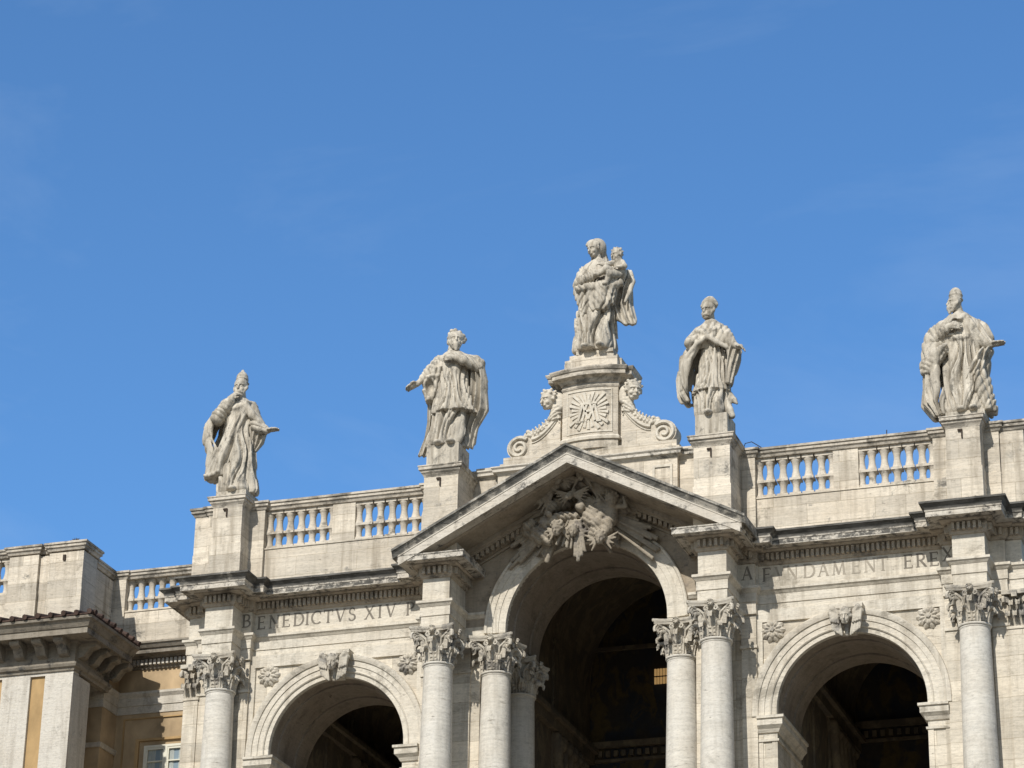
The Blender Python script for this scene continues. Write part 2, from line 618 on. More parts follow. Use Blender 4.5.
AX, AZ, AR, ARO = 8.18, -2.05, 2.25, 3.0
side_rings = [(2.25, 0.50), (2.265, 0.46), (2.40, 0.46), (2.41, 0.42), (2.44, 0.40), (2.47, 0.44), (2.62, 0.44), (2.625, 0.41),
              (2.80, 0.41), (2.81, 0.37), (2.86, 0.35), (2.91, 0.33), (2.98, 0.33), (3.0, 0.36)]
for s in (1, -1):
    cx = AX * s
    part('archivolt', archivolt(cx, AZ, side_rings, -2.2, 0.62), m_trim, church, smooth='angle')
    w = MB()
    x0, x1 = (5.36, 11.08) if s > 0 else (-11.2, -5.36)
    spandrel(w, cx, AZ, 2.8, [(x1, AZ), (x1, 1.16), (x0, 1.16), (x0, AZ)], 0.53, 0.9)
    wo = part('bay_wall', w, m_wall, church)
    fr = MB()
    # raised frame of the spandrel panels
    fr.box(x0, x1, 0.45, 0.56, 0.76, 1.15)
    fr.box(x0, x0 + 0.17, 0.45, 0.56, -2.2, 0.758)
    fr.box(x1 - 0.17, x1, 0.45, 0.56, -2.2, 0.758)
    part('panel_frame', fr, m_trim, wo)
    # intrados barrel
    it = MB()
    a, b = arch_points(cx, AZ, 2.255, -9.0, 40), arch_points(cx, AZ, 2.68, -9.0, 40)
    for i in range(len(a) - 1):
        it.prism([a[i], a[i + 1], b[i + 1], b[i]], 0.60, 3.5)
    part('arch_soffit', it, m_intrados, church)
    for yy in (1.1, 2.5):
        rib = MB()
        c0, c1 = arch_points(cx, AZ, 2.20, -2.2, 40), arch_points(cx, AZ, 2.28, -2.2, 40)
        for i in range(len(c0) - 1):
            rib.prism([c0[i], c0[i + 1], c1[i + 1], c1[i]], yy, yy + 0.42)
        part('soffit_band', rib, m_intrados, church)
    # piers under the arch with impost mouldings
    for q, (pa, pb) in enumerate(((x0, cx - 2.25), (cx + 2.25, x1))):
        pm = MB().box(pa, pb, 0.47, 3.5, -9.0, -2.2)
        if q == 0:
            pm.box(pa, pa + 0.14, 0.44, 0.5, -9.0, -2.76)
            pm.box(pb - 0.16, pb + 0.004, 0.44, 0.5, -9.0, -2.95)
        else:
            pm.box(pb - 0.14, pb, 0.44, 0.5, -9.0, -2.76)
            pm.box(pa - 0.004, pa + 0.16, 0.44, 0.5, -9.0, -2.95)
        po = part('arch_pier', pm, m_wall, church)
        ip = [(0.0, -2.97), (0.05, -2.97), (0.06, -2.90), (0.0, -2.88), (0.0, -2.72), (0.05, -2.70), (0.10, -2.60), (0.18, -2.52),
              (0.2, -2.5), (0.2, -2.32), (0.25, -2.30), (0.25, -2.22), (0.02, -2.19), (-0.1, -2.19), (-0.1, -2.97)]
        path = [(pa, 0.46), (pb, 0.46), (pb, 3.45)] if q == 0 else [(pa, 3.45), (pa, 0.46), (pb, 0.46)]
        part('impost', MB().sweep(path, ip, True), m_trim, po)

# ---- central arch
CZ, CR = 1.25, 2.58
cen_rings = [(2.58, 0.40), (2.60, 0.31), (2.82, 0.31), (2.83, 0.285), (3.0, 0.285), (3.01, 0.26), (3.17, 0.26), (3.19, 0.22), (3.25, 0.20), (3.28, 0.23)]
part('central_archivolt', archivolt(0, CZ, cen_rings, 1.14, 0.5, 56), m_trim, church, smooth='angle')
tw = MB()
spandrel(tw, 0, CZ, 3.2, [(3.97, CZ), (3.97, 4.0), (0, 6.06), (-3.97, 4.0), (-3.97, CZ)], 0.36, 1.2, 60)
for s in (1, -1):
    tw.prism([(3.97 * s, 3.2), (5.5 * s, 3.2), (5.5 * s, 3.25), (3.97 * s, 4.0)], 0.37, 1.2)
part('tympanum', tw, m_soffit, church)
it = MB()
a, b = arch_points(0, CZ, CR, 1.14, 48), arch_points(0, CZ, 3.1, 1.14, 48)
for i in range(len(a) - 1):
    it.prism([a[i], a[i + 1], b[i + 1], b[i]], 0.45, 3.6)
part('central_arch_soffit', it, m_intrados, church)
for yy, wd in ((1.0, 0.5), (2.6, 0.7)):
    rib = MB()
    c0, c1 = arch_points(0, CZ, 2.52, 1.14, 48), arch_points(0, CZ, 2.6, 1.14, 48)
    for i in range(len(c0) - 1):
        rib.prism([c0[i], c0[i + 1], c1[i + 1], c1[i]], yy, yy + wd)
    part('soffit_band', rib, m_intrados, church)
# impost beams over the inner columns, wall piers behind them
for s in (1, -1):
    ib, pr = MB(), MB()
    x0, x1 = sorted((2.60 * s, 3.96 * s))
    ib.box(x0, x1, 0.33, 3.5, 1.005, 1.40)
    ib.sweep([(3.27 * s, 0.37), (3.96 * s, 0.37)] if s > 0 else [(-3.96, 0.37), (-3.27, 0.37)],
             [(-0.05, 1.66), (0.0, 1.66), (0.05, 1.68), (0.10, 1.75), (0.13, 1.78), (0.13, 1.86), (0.0, 1.89), (-0.05, 1.89)], True)
    x0, x1 = sorted((3.45 * s, 5.37 * s))
    pr.box(x0, x1, 0.50, 3.4, -9.0, 1.16)
    x0, x1 = sorted((3.75 * s, 4.55 * s))
    pr.box(x0, x1, 0.40, 0.55, -9.0, 1.12)
    pr.box(x0 - 0.04, x1 + 0.04, 0.35, 0.55, -0.05, 0.05)
    part('impost_beam', ib, m_trim, church)
    part('central_pier', pr, m_wall, church)

# ---- flat strips (pilasters) beside the free columns
for s in (1, -1):
    for a, b, y in ((4.9, 5.36, 0.36), (11.08 if s > 0 else 11.2, 11.5, 0.36), (12.45, 12.95, 0.36), (11.45, 12.5, 0.42), (12.95, 13.40, 0.44)):
        x0, x1 = sorted((a * s, b * s))
        so = part('pilaster_strip', MB().box(x0, x1, y, 1.3 + y * 0.1, -9.0, 1.155), m_wall, church)
        if y > 0.4:
            continue
        for zz, h, o in ((1.0, 0.13, 0.07), (-0.06, 0.09, 0.045)):
            part('moulding', MB().box(x0 - 0.03, x1 + 0.03, y - o, y + 0.1, zz, zz + h), m_trim, so)
# outer wall ends, loggia roof, floor and the hidden storey below
bx = MB()
for s in (1, -1):
    x0, x1 = sorted((12.9 * s, 13.39 * s))
    bx.box(x0, x1, 1.3, 12.0, -9.0, 4.0)
bx.box(-13.5, -3.6, 1.1, 12.0, 3.9, 4.1).box(3.6, 13.5, 1.1, 12.0, 3.9, 4.1).box(-3.9, 3.9, 1.7, 12.0, 6.7, 6.9).box(-3.9, -3.62, 1.7, 12.0, 3.5, 6.7).box(3.62, 3.9, 1.7, 12.0, 3.5, 6.7)
bx.box(-13.7, 13.7, -1.6, 12.0, -Z0, -9.0)
part('portico_storey', bx, m_wall, church)


# ---- columns with Corinthian capitals
def leaf(mb, ang, r0, z0, h, wid, curl, nv=12, nu=6):
    """acanthus leaf: lobed edges, raised midrib, tip rolled forward and down"""
    ca, sa = math.cos(ang), math.sin(ang)
    fr, bk = [], []
    for i in range(nv + 1):
        v = i / nv
        if v < 0.6:
            q = v / 0.6
            rr = r0 + 0.015 * q + 0.05 * q * q * curl
            zz = z0 + h * 0.92 * q
            tx, tz = 0.1, 1.0
        else:
            t = (v - 0.6) / 0.4 * PI * 1.15
            R_ = 0.085 * curl
            rr = r0 + 0.015 + 0.05 * curl + R_ * (1 - math.cos(t))
            zz = z0 + h * 0.92 + R_ * math.sin(t)
            tx, tz = math.sin(t), math.cos(t)
        wv = wid * (0.80 + 0.25 * math.sin(min(1, v * 1.4) * PI)) * (1 - 0.35 * max(0, v - 0.6) / 0.4)
        wv *= 1 + 0.16 * math.sin(v * PI * 9)
        for j in range(nu + 1):
            u = -1 + 2 * j / nu
            cup = (-0.055 * u * u + 0.02 * math.cos(u * PI * 3)) * (1 - 0.4 * v)
            x, y, z = rr + cup * tz, u * wv, zz - cup * tx
            fr.append((x * ca - y * sa, x * sa + y * ca, z))
            x, z = x - 0.03 * tz, z + 0.03 * tx
            bk.append((x * ca - y * sa, x * sa + y * ca, z))
    n = len(fr)
    f = []
    m = nu + 1
    for i in range(nv):
        for j in range(nu):
            a = i * m + j
            f.append((a, a + 1, a + m + 1, a + m))
            f.append((n + a, n + a + m, n + a + m + 1, n + a + 1))
    rim = [i * m for i in range(nv + 1)] + [nv * m + j for j in range(1, m)] + [i * m + nu for i in range(nv - 1, -1, -1)]
    for a, b in zip(rim[:-1], rim[1:]):
        f.append((a, b, n + b, n + a))
    mb.raw(fr + bk, f)


def volute(mb, ang, r, z, size, turn=1):
    """a spiral scroll in the vertical plane through the diagonal"""
    ca, sa = math.cos(ang), math.sin(ang)
    pts, rad = [], []
    for i in range(22):
        t = i / 21
        th = -0.2 * PI + t * 3.4 * PI
        rr = size * (1 - 0.78 * t)
        x = r + rr * math.cos(th) * 1.0
        zz = z + rr * math.sin(th)
        pts.append((x * ca, x * sa, zz))
        rad.append(0.055 * (1 - 0.35 * t))
    mb.tube(pts, rad, 6)


def capital_mesh(half=False):
    mb = MB()
    mb.lathe(0, 0, [(0.42, 0.02), (0.41, 0.3), (0.42, 0.6), (0.46, 0.8), (0.54, 0.93), (0.56, 0.97), (0.5, 1.0)], 24)
    for k in range(8):
        a = 2 * PI * (k + 0.5) / 8
        leaf(mb, a, 0.475, 0.03, 0.34, 0.135, 0.95)
    for k in range(8):
        a = 2 * PI * k / 8
        leaf(mb, a, 0.455, 0.06, 0.62, 0.14, 1.2)
    for k in range(4):
        a = PI / 4 + k * PI / 2
        volute(mb, a, 0.80, 0.835, 0.15)
        # stalk carrying the volute and small leaf under it
        for da in (-0.3, 0.3):
            c0, c1 = a + da, a + da * 0.15
            mb.tube([(0.47 * math.cos(c0), 0.47 * math.sin(c0), 0.55), (0.55 * math.cos(c0), 0.55 * math.sin(c0), 0.75),
                     (0.68 * math.cos(c1), 0.68 * math.sin(c1), 0.92), (0.84 * math.cos(c1), 0.84 * math.sin(c1), 0.965)], [0.035, 0.04, 0.05, 0.05], 6)
        leaf(mb, a, 0.58, 0.42, 0.34, 0.085, 0.9, 8, 4)
        # inner helices and the flower in the middle of each abacus side
        b = k * PI / 2
        for da in (-0.2, 0.2):
            c = b + da
            pts = []
            for i in range(12):
                t = i / 11
                th = PI * (0.2 + 2.4 * t)
                q = 0.085 * (1 - 0.7 * t)
                yy = math.copysign(0.14, da) + q * math.cos(th) * math.copysign(1, -da)
                pts.append((0.60, yy, 0.86 + q * math.sin(th)))
            pts = [(x * math.cos(b) - y * math.sin(b), x * math.sin(b) + y * math.cos(b), z) for x, y, z in pts]
            mb.tube(pts, 0.03, 5)
        for q in range(6):
            t = 2 * PI * q / 6
            p0 = (0.64, 0.0, 1.03)
            p1 = (0.70, 0.10 * math.cos(t), 1.03 + 0.10 * math.sin(t))
            pts = [(x * math.cos(b) - y * math.sin(b), x * math.sin(b) + y * math.cos(b), z) for x, y, z in (p0, p1)]
            mb.tube(pts, [0.035, 0.045], 5)
    # concave-sided abacus
    ring = []
    for k in range(4):
        b = k * PI / 2
        for i in range(9):
            t = -1 + 2 * i / 8
            y = 0.70 * t
            x = 0.57 + 0.17 * t * t
            ring.append((x * math.cos(b) - y * math.sin(b), x * math.sin(b) + y * math.cos(b)))
    n = len(ring)
    lv = [(0.93, 0.97), (0.95, 1.03), (0.99, 1.05), (1.0, 1.08), (1.0, 1.13)]
    v = [(x * s, y * s, z) for s, z in lv for x, y in ring]
    f = [(j * n + i, j * n + (i + 1) % n, (j + 1) * n + (i + 1) % n, (j + 1) * n + i) for j in range(len(lv) - 1) for i in range(n)]
    f += [tuple(range(n - 1, -1, -1)), tuple((len(lv) - 1) * n + i for i in range(n))]
    mb.raw(v, f)
    return mb


CZ0 = -0.13
shaft = MB()
prof = []
for i in range(13):
    t = i / 12
    prof.append((0.54 - 0.095 * t ** 1.6, -8.3 + 8.2 * t))
prof = [(0.72, -8.9), (0.72, -8.7), (0.70, -8.6), (0.62, -8.52), (0.66, -8.42), (0.60, -8.33)] + prof + \
       [(0.453, -0.10), (0.462, -0.085), (0.462, -0.055), (0.455, -0.05), (0.49, -0.035), (0.50, -0.005), (0.49, 0.02), (0.42, 0.03)]
shaft.lathe(0, 0, prof, 40)
shaft.box(-0.75, 0.75, -0.75, 0.75, -9.0, -8.9)
col0 = part('column', shaft, m_col, church, smooth='angle', at=(12, 0, CZ0))
cap0 = part('capital', capital_mesh(), m_capital, col0, smooth='angle', at=(12, 0, CZ0))
for x, y in ((-12, 0), (4.4, -0.70), (-4.4, -0.70), (2.97, 0.62), (-2.97, 0.62), (2.97, 2.98), (-2.97, 2.98)):
    copy_part(col0, church, (x, y, CZ0))
# flat corner pilasters with their own capitals
for s in (1, -1):
    pm = MB().box(-0.25, 0.25, -0.1, 0.2, -9.0, -0.05)
    pm.box(-0.28, 0.28, -0.13, 0.2, -0.05, 0.03)
    po = part('corner_pilaster', pm, m_wall, church, at=(13.16 * s, 0.42, CZ0))
    cm = MB().box(-0.3, 0.3, -0.02, 0.2, 0.03, 1.0)
    for row, (z0, h) in enumerate(((0.03, 0.36), (0.12, 0.62))):
        for q in range(3 if row == 0 else 2):
            tmp = MB()
            leaf(tmp, -PI / 2, 0.03, z0, h, 0.12, 1.0)
            dx = (-0.2 + 0.2 * q) if row == 0 else (-0.1 + 0.2 * q)
            cm.raw([(p[0] + dx, p[1], p[2]) for p in tmp.v], tmp.f)
    for dx in (-0.33, 0.33):
        tmp = MB()
        volute(tmp, -PI / 2, 0.1, 0.84, 0.12)
        cm.raw([(p[0] + dx, p[1], p[2]) for p in tmp.v], tmp.f)
        tmp = MB()
        volute(tmp, 0.0, 0.0, 0.84, 0.12)
        cm.raw([(p[0] + dx, p[1] - 0.1, p[2]) for p in tmp.v], tmp.f)
    cm.box(-0.38, 0.38, -0.22, 0.2, 1.0, 1.13)
    cm.box(-0.08, 0.08, -0.28, 0.0, 0.9, 1.1)
    part('capital', cm, m_capital, po, smooth='angle', at=(13.16 * s, 0.42, CZ0))


# ---- rosettes
def rosette_mesh():
    mb = MB()
    for k in range(20):
        row = k >= 10
        t = 2 * PI * (k + (0.5 if row else 0)) / 10
        c, s_ = math.cos(t), math.sin(t)
        v, f = [], []
        nu, nv = 4, 6
        for i in range(nv + 1):
            q = i / nv
            rr = 0.09 + (0.17 if row else 0.25) * q
            w = (0.06 if row else 0.098) * math.sin(PI * (0.25 + 0.62 * q)) * (1 + 0.15 * math.sin(q * 14))
            for j in range(nu + 1):
                u = -1 + 2 * j / nu
                h = (-0.13 if row else -0.07) - 0.06 * math.sin(PI * q * 0.9) + 0.05 * abs(u) + (0.04 * q * q)
                x, z = rr, u * w
                v.append((x * c - z * s_, h, x * s_ + z * c))
        m = nu + 1
        n = len(v)
        v += [(p[0], 0.02, p[2]) for p in v]
        for i in range(nv):
            for j in range(nu):
                a = i * m + j
                f.append((a, a + 1, a + m + 1, a + m))
        rim = [i * m for i in range(nv + 1)] + [nv * m + j for j in range(1, m)] + [i * m + nu for i in range(nv - 1, -1, -1)]
        for a, b in zip(rim[:-1], rim[1:]):
            f.append((a, b, n + b, n + a))
        mb.raw(v, f)
    for rr, y0, ph in ((0.16, -0.13, 0.3), (0.07, -0.18, 0)):
        n = 10
        v = []
        for q, (sc, yy) in enumerate(((1, 0.0), (1, y0 * 0.7), (0.8, y0 * 0.95), (0.35, y0))):
            v += [(rr * sc * (1 + 0.12 * math.cos(5 * t)) * math.cos(t), yy, rr * sc * (1 + 0.12 * math.cos(5 * t)) * math.sin(t))
                  for t in [2 * PI * i / 20 for i in range(20)]]
        f = [(j * 20 + i, j * 20 + (i + 1) % 20, (j + 1) * 20 + (i + 1) % 20, (j + 1) * 20 + i) for j in range(3) for i in range(20)]
        f.append(tuple(60 + i for i in range(20)))
        mb.raw(v, f)
    return mb


rm_ = rosette_mesh()
rm_.v = [(x * 1.12, y, z * 1.12) for x, y, z in rm_.v]
ros0 = part('rosette', rm_, m_capital, church, smooth='angle', at=(10.57, 0.53, 0.49))
for x in (5.84, -5.84, -10.57):
    copy_part(ros0, church, (x, 0.53, 0.49))


# ------------------------------------------------------------------ carving: signed-distance volumes -> mesh
class Vol:
    def __init__(s, lo, hi, h):
        s.lo, s.h = np.array(lo, float), h
        s.n = np.ceil((np.array(hi) - s.lo) / h).astype(int) + 1
        s.ax = [s.lo[i] + h * np.arange(s.n[i]) for i in range(3)]
        s.D = np.full(s.n, 5.0, np.float32)

    def reg(s, lo, hi):
        sl, g = [], []
        for i in range(3):
            a = int(np.clip(math.floor((lo[i] - s.lo[i]) / s.h), 0, s.n[i] - 1))
            b = int(np.clip(math.ceil((hi[i] - s.lo[i]) / s.h) + 1, a + 1, s.n[i]))
            sl.append(slice(a, b))
            g.append(s.ax[i][a:b])
        return tuple(sl), g[0][:, None, None], g[1][None, :, None], g[2][None, None, :]

    def merge(s, sl, d, k, cut=False):
        A = s.D[sl]
        if cut:
            d = -d
            hh = np.clip(0.5 - 0.5 * (d - A) / k, 0, 1)
            s.D[sl] = d + (A - d) * hh + k * hh * (1 - hh)
        else:
            hh = np.clip(0.5 + 0.5 * (A - d) / k, 0, 1)
            s.D[sl] = A + (d - A) * hh - k * hh * (1 - hh)

    def cap(s, a, b, ra, rb=None, k=0.04, cut=False):
        rb = ra if rb is None else rb
        a, b = np.array(a, float), np.array(b, float)
        m = max(ra, rb) + k + 3 * s.h + 0.1
        sl, X, Y, Z = s.reg(np.minimum(a, b) - m, np.maximum(a, b) + m)
        ab = b - a
        t = np.clip(((X - a[0]) * ab[0] + (Y - a[1]) * ab[1] + (Z - a[2]) * ab[2]) / max(1e-9, ab @ ab), 0, 1)
        d = np.sqrt((X - a[0] - t * ab[0]) ** 2 + (Y - a[1] - t * ab[1]) ** 2 + (Z - a[2] - t * ab[2]) ** 2) - (ra + (rb - ra) * t)
        s.merge(sl, d, k, cut)

    def chain(s, pts, rad, k=0.04):
        for i in range(len(pts) - 1):
            s.cap(pts[i], pts[i + 1], rad[i], rad[i + 1], k)

    def ell(s, c, r, k=0.04, cut=False, tilt=0.0):
        c = np.array(c, float)
        m = max(r) + k + 3 * s.h + 0.1
        sl, X, Y, Z = s.reg(c - m, c + m)
        dx, dy, dz = X - c[0], Y - c[1], Z - c[2]
        if tilt:
            dx, dz = dx * math.cos(tilt) + dz * math.sin(tilt), -dx * math.sin(tilt) + dz * math.cos(tilt)
        q = np.sqrt((dx / r[0]) ** 2 + (dy / r[1]) ** 2 + (dz / r[2]) ** 2)
        s.merge(sl, (q - 1) * min(r), k, cut)

    def robe(s, lev, folds=(), k=0.05, slant=0.0, cut=False, warp=0.22, seed=0.0):
        """lev: (z, xl, xr, yf, yb) rising; folds: (n, amp, slant, phase, z0, z1)"""
        L = np.array(lev, float)
        z0, z1 = L[0, 0], L[-1, 0]
        m = 0.25
        sl, X, Y, Z = s.reg((L[:, 1].min() - m, L[:, 3].min() - m, z0 - m), (L[:, 2].max() + m, L[:, 4].max() + m, z1 + m))
        zz = Z[0, 0]
        def I(c):
            return np.interp(zz, L[:, 0], c)[None, None, :]
        cx, wx = I((L[:, 1] + L[:, 2]) / 2), I((L[:, 2] - L[:, 1]) / 2)
        cy, wy = I((L[:, 3] + L[:, 4]) / 2), I((L[:, 4] - L[:, 3]) / 2)
        u, v = (X - cx) / wx, (Y - cy) / wy
        q = np.sqrt(u * u + v * v)
        d = (q - 1) * np.minimum(wx, wy)
        if folds:
            th = np.arctan2(u, -v)
            w = th + warp * np.sin(1.9 * Z + 2.3 * th + seed) + 0.5 * warp * np.sin(4.1 * Z - 3.0 * th + 1.7 * seed)
            for n, amp, sl_, ph, a, b in folds:
                e = np.clip((Z - a) / 0.35, 0, 1) * np.clip((b - Z) / 0.35, 0, 1)
                d = d - 1.55 * amp * e * (np.abs(np.sin(0.5 * n * w + sl_ * Z + ph)) ** 0.6 - 0.66)
        d = np.maximum(d, np.maximum(z0 - Z, Z - z1))
        s.merge(sl, d.astype(np.float32), k, cut)

    def sheet(s, lev, k=0.03):
        """hanging cloth: lev (z, cx, cy, angle, halfwidth, wave amp, waves, phase, thickness) rising"""
        L = np.array(lev, float)
        z0, z1 = L[0, 0], L[-1, 0]
        m = L[:, 4].max() + 0.25
        sl, X, Y, Z = s.reg((L[:, 1].min() - m, L[:, 2].min() - m, z0 - 0.2), (L[:, 1].max() + m, L[:, 2].max() + m, z1 + 0.2))
        zz = Z[0, 0]
        def I(i):
            return np.interp(zz, L[:, 0], L[:, i])[None, None, :]
        ca, sa = np.cos(I(3)), np.sin(I(3))
        u = (X - I(1)) * ca + (Y - I(2)) * sa
        v = -(X - I(1)) * sa + (Y - I(2)) * ca
        wv = I(5) * (np.abs(np.sin(I(6) * u / I(4) * 1.57 + I(7) + 0.3 * np.sin(2.2 * Z))) * 2 - 1)
        d = np.maximum(np.abs(v - wv) * 0.75 - I(8), np.abs(u) - I(4))
        d = np.maximum(d, np.maximum(z0 - Z, Z - z1))
        s.merge(sl, d.astype(np.float32), k)

    def bar(s, a, b, wa, wb, t, k=0.02):
        """flat tapering ray in the x,z plane"""
        a, b = np.array(a, float), np.array(b, float)
        m = max(wa, wb) + t + 0.15
        sl, X, Y, Z = s.reg(np.minimum(a, b) - m, np.maximum(a, b) + m)
        ab = b - a
        L = np.linalg.norm(ab)
        e = ab / L
        tt = (X - a[0]) * e[0] + (Y - a[1]) * e[1] + (Z - a[2]) * e[2]
        q = np.array((-e[2], 0, e[0]))
        q = q / np.linalg.norm(q)
        u = (X - a[0]) * q[0] + (Z - a[2]) * q[2]
        yv = Y - (a[1] + e[1] * tt)
        w = wa + (wb - wa) * np.clip(tt / L, 0, 1)
        d = np.maximum(np.maximum(np.abs(u) - w, np.abs(yv) + 0.5 * np.abs(u) - t), np.maximum(-tt, tt - L))
        s.merge(sl, d.astype(np.float32), k)

    def wrinkle(s, amp, f, seed=0.0, zmax=99):
        sl, X, Y, Z = s.reg(s.lo, s.lo + s.h * s.n)
        w = np.sin(f * (Z + 0.55 * X + 0.4 * np.sin(2.1 * X + 1.3 * Z + seed))) * np.sin(0.6 * f * (X - 0.3 * Z) + seed + 1.5 * Y)
        w = w * np.clip((zmax - Z) / 0.2, 0, 1)
        s.D = (s.D - amp * w).astype(np.float32)

    def hem(s, pts, rad, amp=0.055):
        """raised border of cloth following the surface already there, on the front side"""
        P = np.array(pts, float)
        m = max(rad) * 2.5 + 0.1
        lo, hi = P.min(0) - m, P.max(0) + m
        sl, X, Y, Z = s.reg((lo[0], s.lo[1], lo[2]), (hi[0], P[:, 1].max() + 0.35, hi[2]))
        best = None
        for a, b, r in zip(P[:-1], P[1:], rad):
            ab = b - a
            n2 = ab[0] ** 2 + ab[2] ** 2 + 1e-9
            t = np.clip(((X - a[0]) * ab[0] + (Z - a[2]) * ab[2]) / n2, 0, 1)
            d = np.sqrt((X - a[0] - t * ab[0]) ** 2 + (Z - a[2] - t * ab[2]) ** 2) / (r * 0.8)
            best = d if best is None else np.minimum(best, d)
        s.D[sl] = (s.D[sl] - amp * np.exp(-best ** 4)).astype(np.float32)

    def smooth(s, it=1):
        for _ in range(it):
            for ax in range(3):
                D = s.D
                s.D = (0.5 * D + 0.25 * np.roll(D, 1, ax) + 0.25 * np.roll(D, -1, ax)).astype(np.float32)

    def shell(s, lev, folds, th, open_, seed=0.0, drape=None, top=0.12):
        """cloak as a hollow shell: outer folds, hollow inside, open at the front
        open_: (z, x_left, x_right, y_back) rising"""
        q = Vol(s.lo, s.lo + s.h * (s.n - 1), s.h)
        q.robe(lev, folds, seed=seed)
        if drape:
            q.drape(*drape)
        inn = [(z - (top if i == len(lev) - 1 else 0.06), a + th, b - th, c + th, d - th) for i, (z, a, b, c, d) in enumerate(lev)]
        q.robe(inn, cut=True, k=0.03)
        q.robe([(z, a, b, -2.0 - yb, yb) if False else (z, a, b, -1.6, yb) for z, a, b, yb in open_], cut=True, k=0.03)
        n = np.minimum(np.array(s.D.shape), np.array(q.D.shape))
        sl = tuple(slice(0, m) for m in n)
        s.D[sl] = np.minimum(s.D[sl], q.D[sl])

    def drape(s, amp, wave, ang, seed=0.0, z0=-9, z1=9, warp=1.0, keep=()):
        """sharp-valleyed cloth folds running across direction ang in the x,z plane"""
        sl, X, Y, Z = s.reg(s.lo, s.lo + s.h * s.n)
        f = PI / wave
        t = X * math.cos(ang) + Z * math.sin(ang) + 0.25 * Y
        l = -X * math.sin(ang) + Z * math.cos(ang)
        ph = f * t + warp * (1.3 * np.sin(0.95 * l + seed) + 0.75 * np.sin(0.41 * f * t + 0.8 * l + 2 * seed) + 0.35 * np.sin(2.4 * l - 0.7 * f * t + seed))
        a = 0.7 + 0.3 * np.sin(1.3 * l + 0.3 * f * t + 2.7 * seed)
        w = np.clip((Z - z0) / 0.2, 0, 1) * np.clip((z1 - Z) / 0.2, 0, 1)
        for c, r in keep:
            q = np.sqrt((X - c[0]) ** 2 + (Y - c[1]) ** 2 + (Z - c[2]) ** 2)
            w = w * np.clip((q - r) / 0.12, 0, 1)
        s.D = (s.D - 1.75 * amp * w * a * (np.abs(np.sin(ph)) ** 0.5 - 0.72)).astype(np.float32)

    def hand(s, p, d, up, size=0.34, curl=0.3, flip=1, k=0.02):
        """palm, four fingers and a thumb; d points along the fingers, up out of the back of the hand"""
        p, d, up = (np.array(q, float) for q in (p, d, up))
        d /= np.linalg.norm(d)
        up = up - d * (up @ d)
        up /= np.linalg.norm(up)
        side = np.cross(d, up) * flip
        pl = size * 0.5
        s.cap(p, p + d * pl * 0.75, size * 0.16, size * 0.17, 0.03)
        for i, ln in enumerate((0.46, 0.52, 0.48, 0.38)):
            o = p + d * pl * 0.8 + side * size * (0.20 - 0.135 * i)
            s.cap(p + side * size * (0.12 - 0.08 * i), o, size * 0.09, size * 0.085, 0.02)
            m1 = o + (d * math.cos(curl) - up * math.sin(curl)) * size * ln * 0.55
            m2 = m1 + (d * math.cos(curl * 2.2) - up * math.sin(curl * 2.2)) * size * ln * 0.5
            s.cap(o, m1, size * 0.075, size * 0.065, 0.012)
            s.cap(m1, m2, size * 0.065, size * 0.05, 0.012)
        t0 = p + side * size * 0.14 + d * size * 0.05
        t1 = t0 + (side * 0.75 + d * 0.65 - up * 0.25) * size * 0.27
        t2 = t1 + (side * 0.25 + d * 0.95 - up * 0.3) * size * 0.22
        s.cap(t0, t1, size * 0.09, size * 0.08, 0.02)
        s.cap(t1, t2, size * 0.08, size * 0.055, 0.012)

    def head(s, c, r, face, nod=0.0, beard=0.0, hair=0.0, k=0.03):
        """skull, brow, sunk eyes, nose, lips, ears; face is the angle the face looks to (0 = front, + = right)"""
        c = np.array(c, float)
        F_ = np.array((math.sin(face) * math.cos(nod), -math.cos(face) * math.cos(nod), math.sin(nod)))
        S = np.array((math.cos(face), math.sin(face), 0))
        U = np.cross(S, F_)
        U = U / np.linalg.norm(U)
        if U[2] < 0:
            U = -U
        P = lambda f_, s_, u_: c + F_ * (f_ * r) + S * (s_ * r) + U * (u_ * r)
        s.ell(P(-0.08, 0, 0.25), (r * 0.92, r * 0.98, r * 0.98), k)
        s.ell(P(0.18, 0, -0.35), (r * 0.68, r * 0.7, r * 0.85), k)
        s.cap(P(0.55, -0.3, -0.95), P(0.55, 0.3, -0.95), r * 0.2, None, k)
        for e in (-1, 1):
            s.cap(P(0.88, 0.12 * e, 0.2), P(0.70, 0.6 * e, 0.14), r * 0.13, r * 0.1, 0.015)
            s.ell(P(0.95, 0.36 * e, -0.08), (r * 0.26, r * 0.27, r * 0.2), 0.012, True)
            s.ell(P(0.74, 0.34 * e, -0.10), (r * 0.15, r * 0.15, r * 0.12), 0.01)
            s.ell(P(0.0, 0.95 * e, -0.15), (r * 0.13, r * 0.2, r * 0.27), 0.02)
            s.ell(P(0.62, 0.42 * e, -0.45), (r * 0.25, r * 0.25, r * 0.25), 0.03)
        s.cap(P(0.86, 0, 0.1), P(1.16, 0, -0.40), r * 0.10, r * 0.16, 0.015)
        s.cap(P(0.85, -0.2, -0.72), P(0.85, 0.2, -0.72), r * 0.09, None, 0.02)
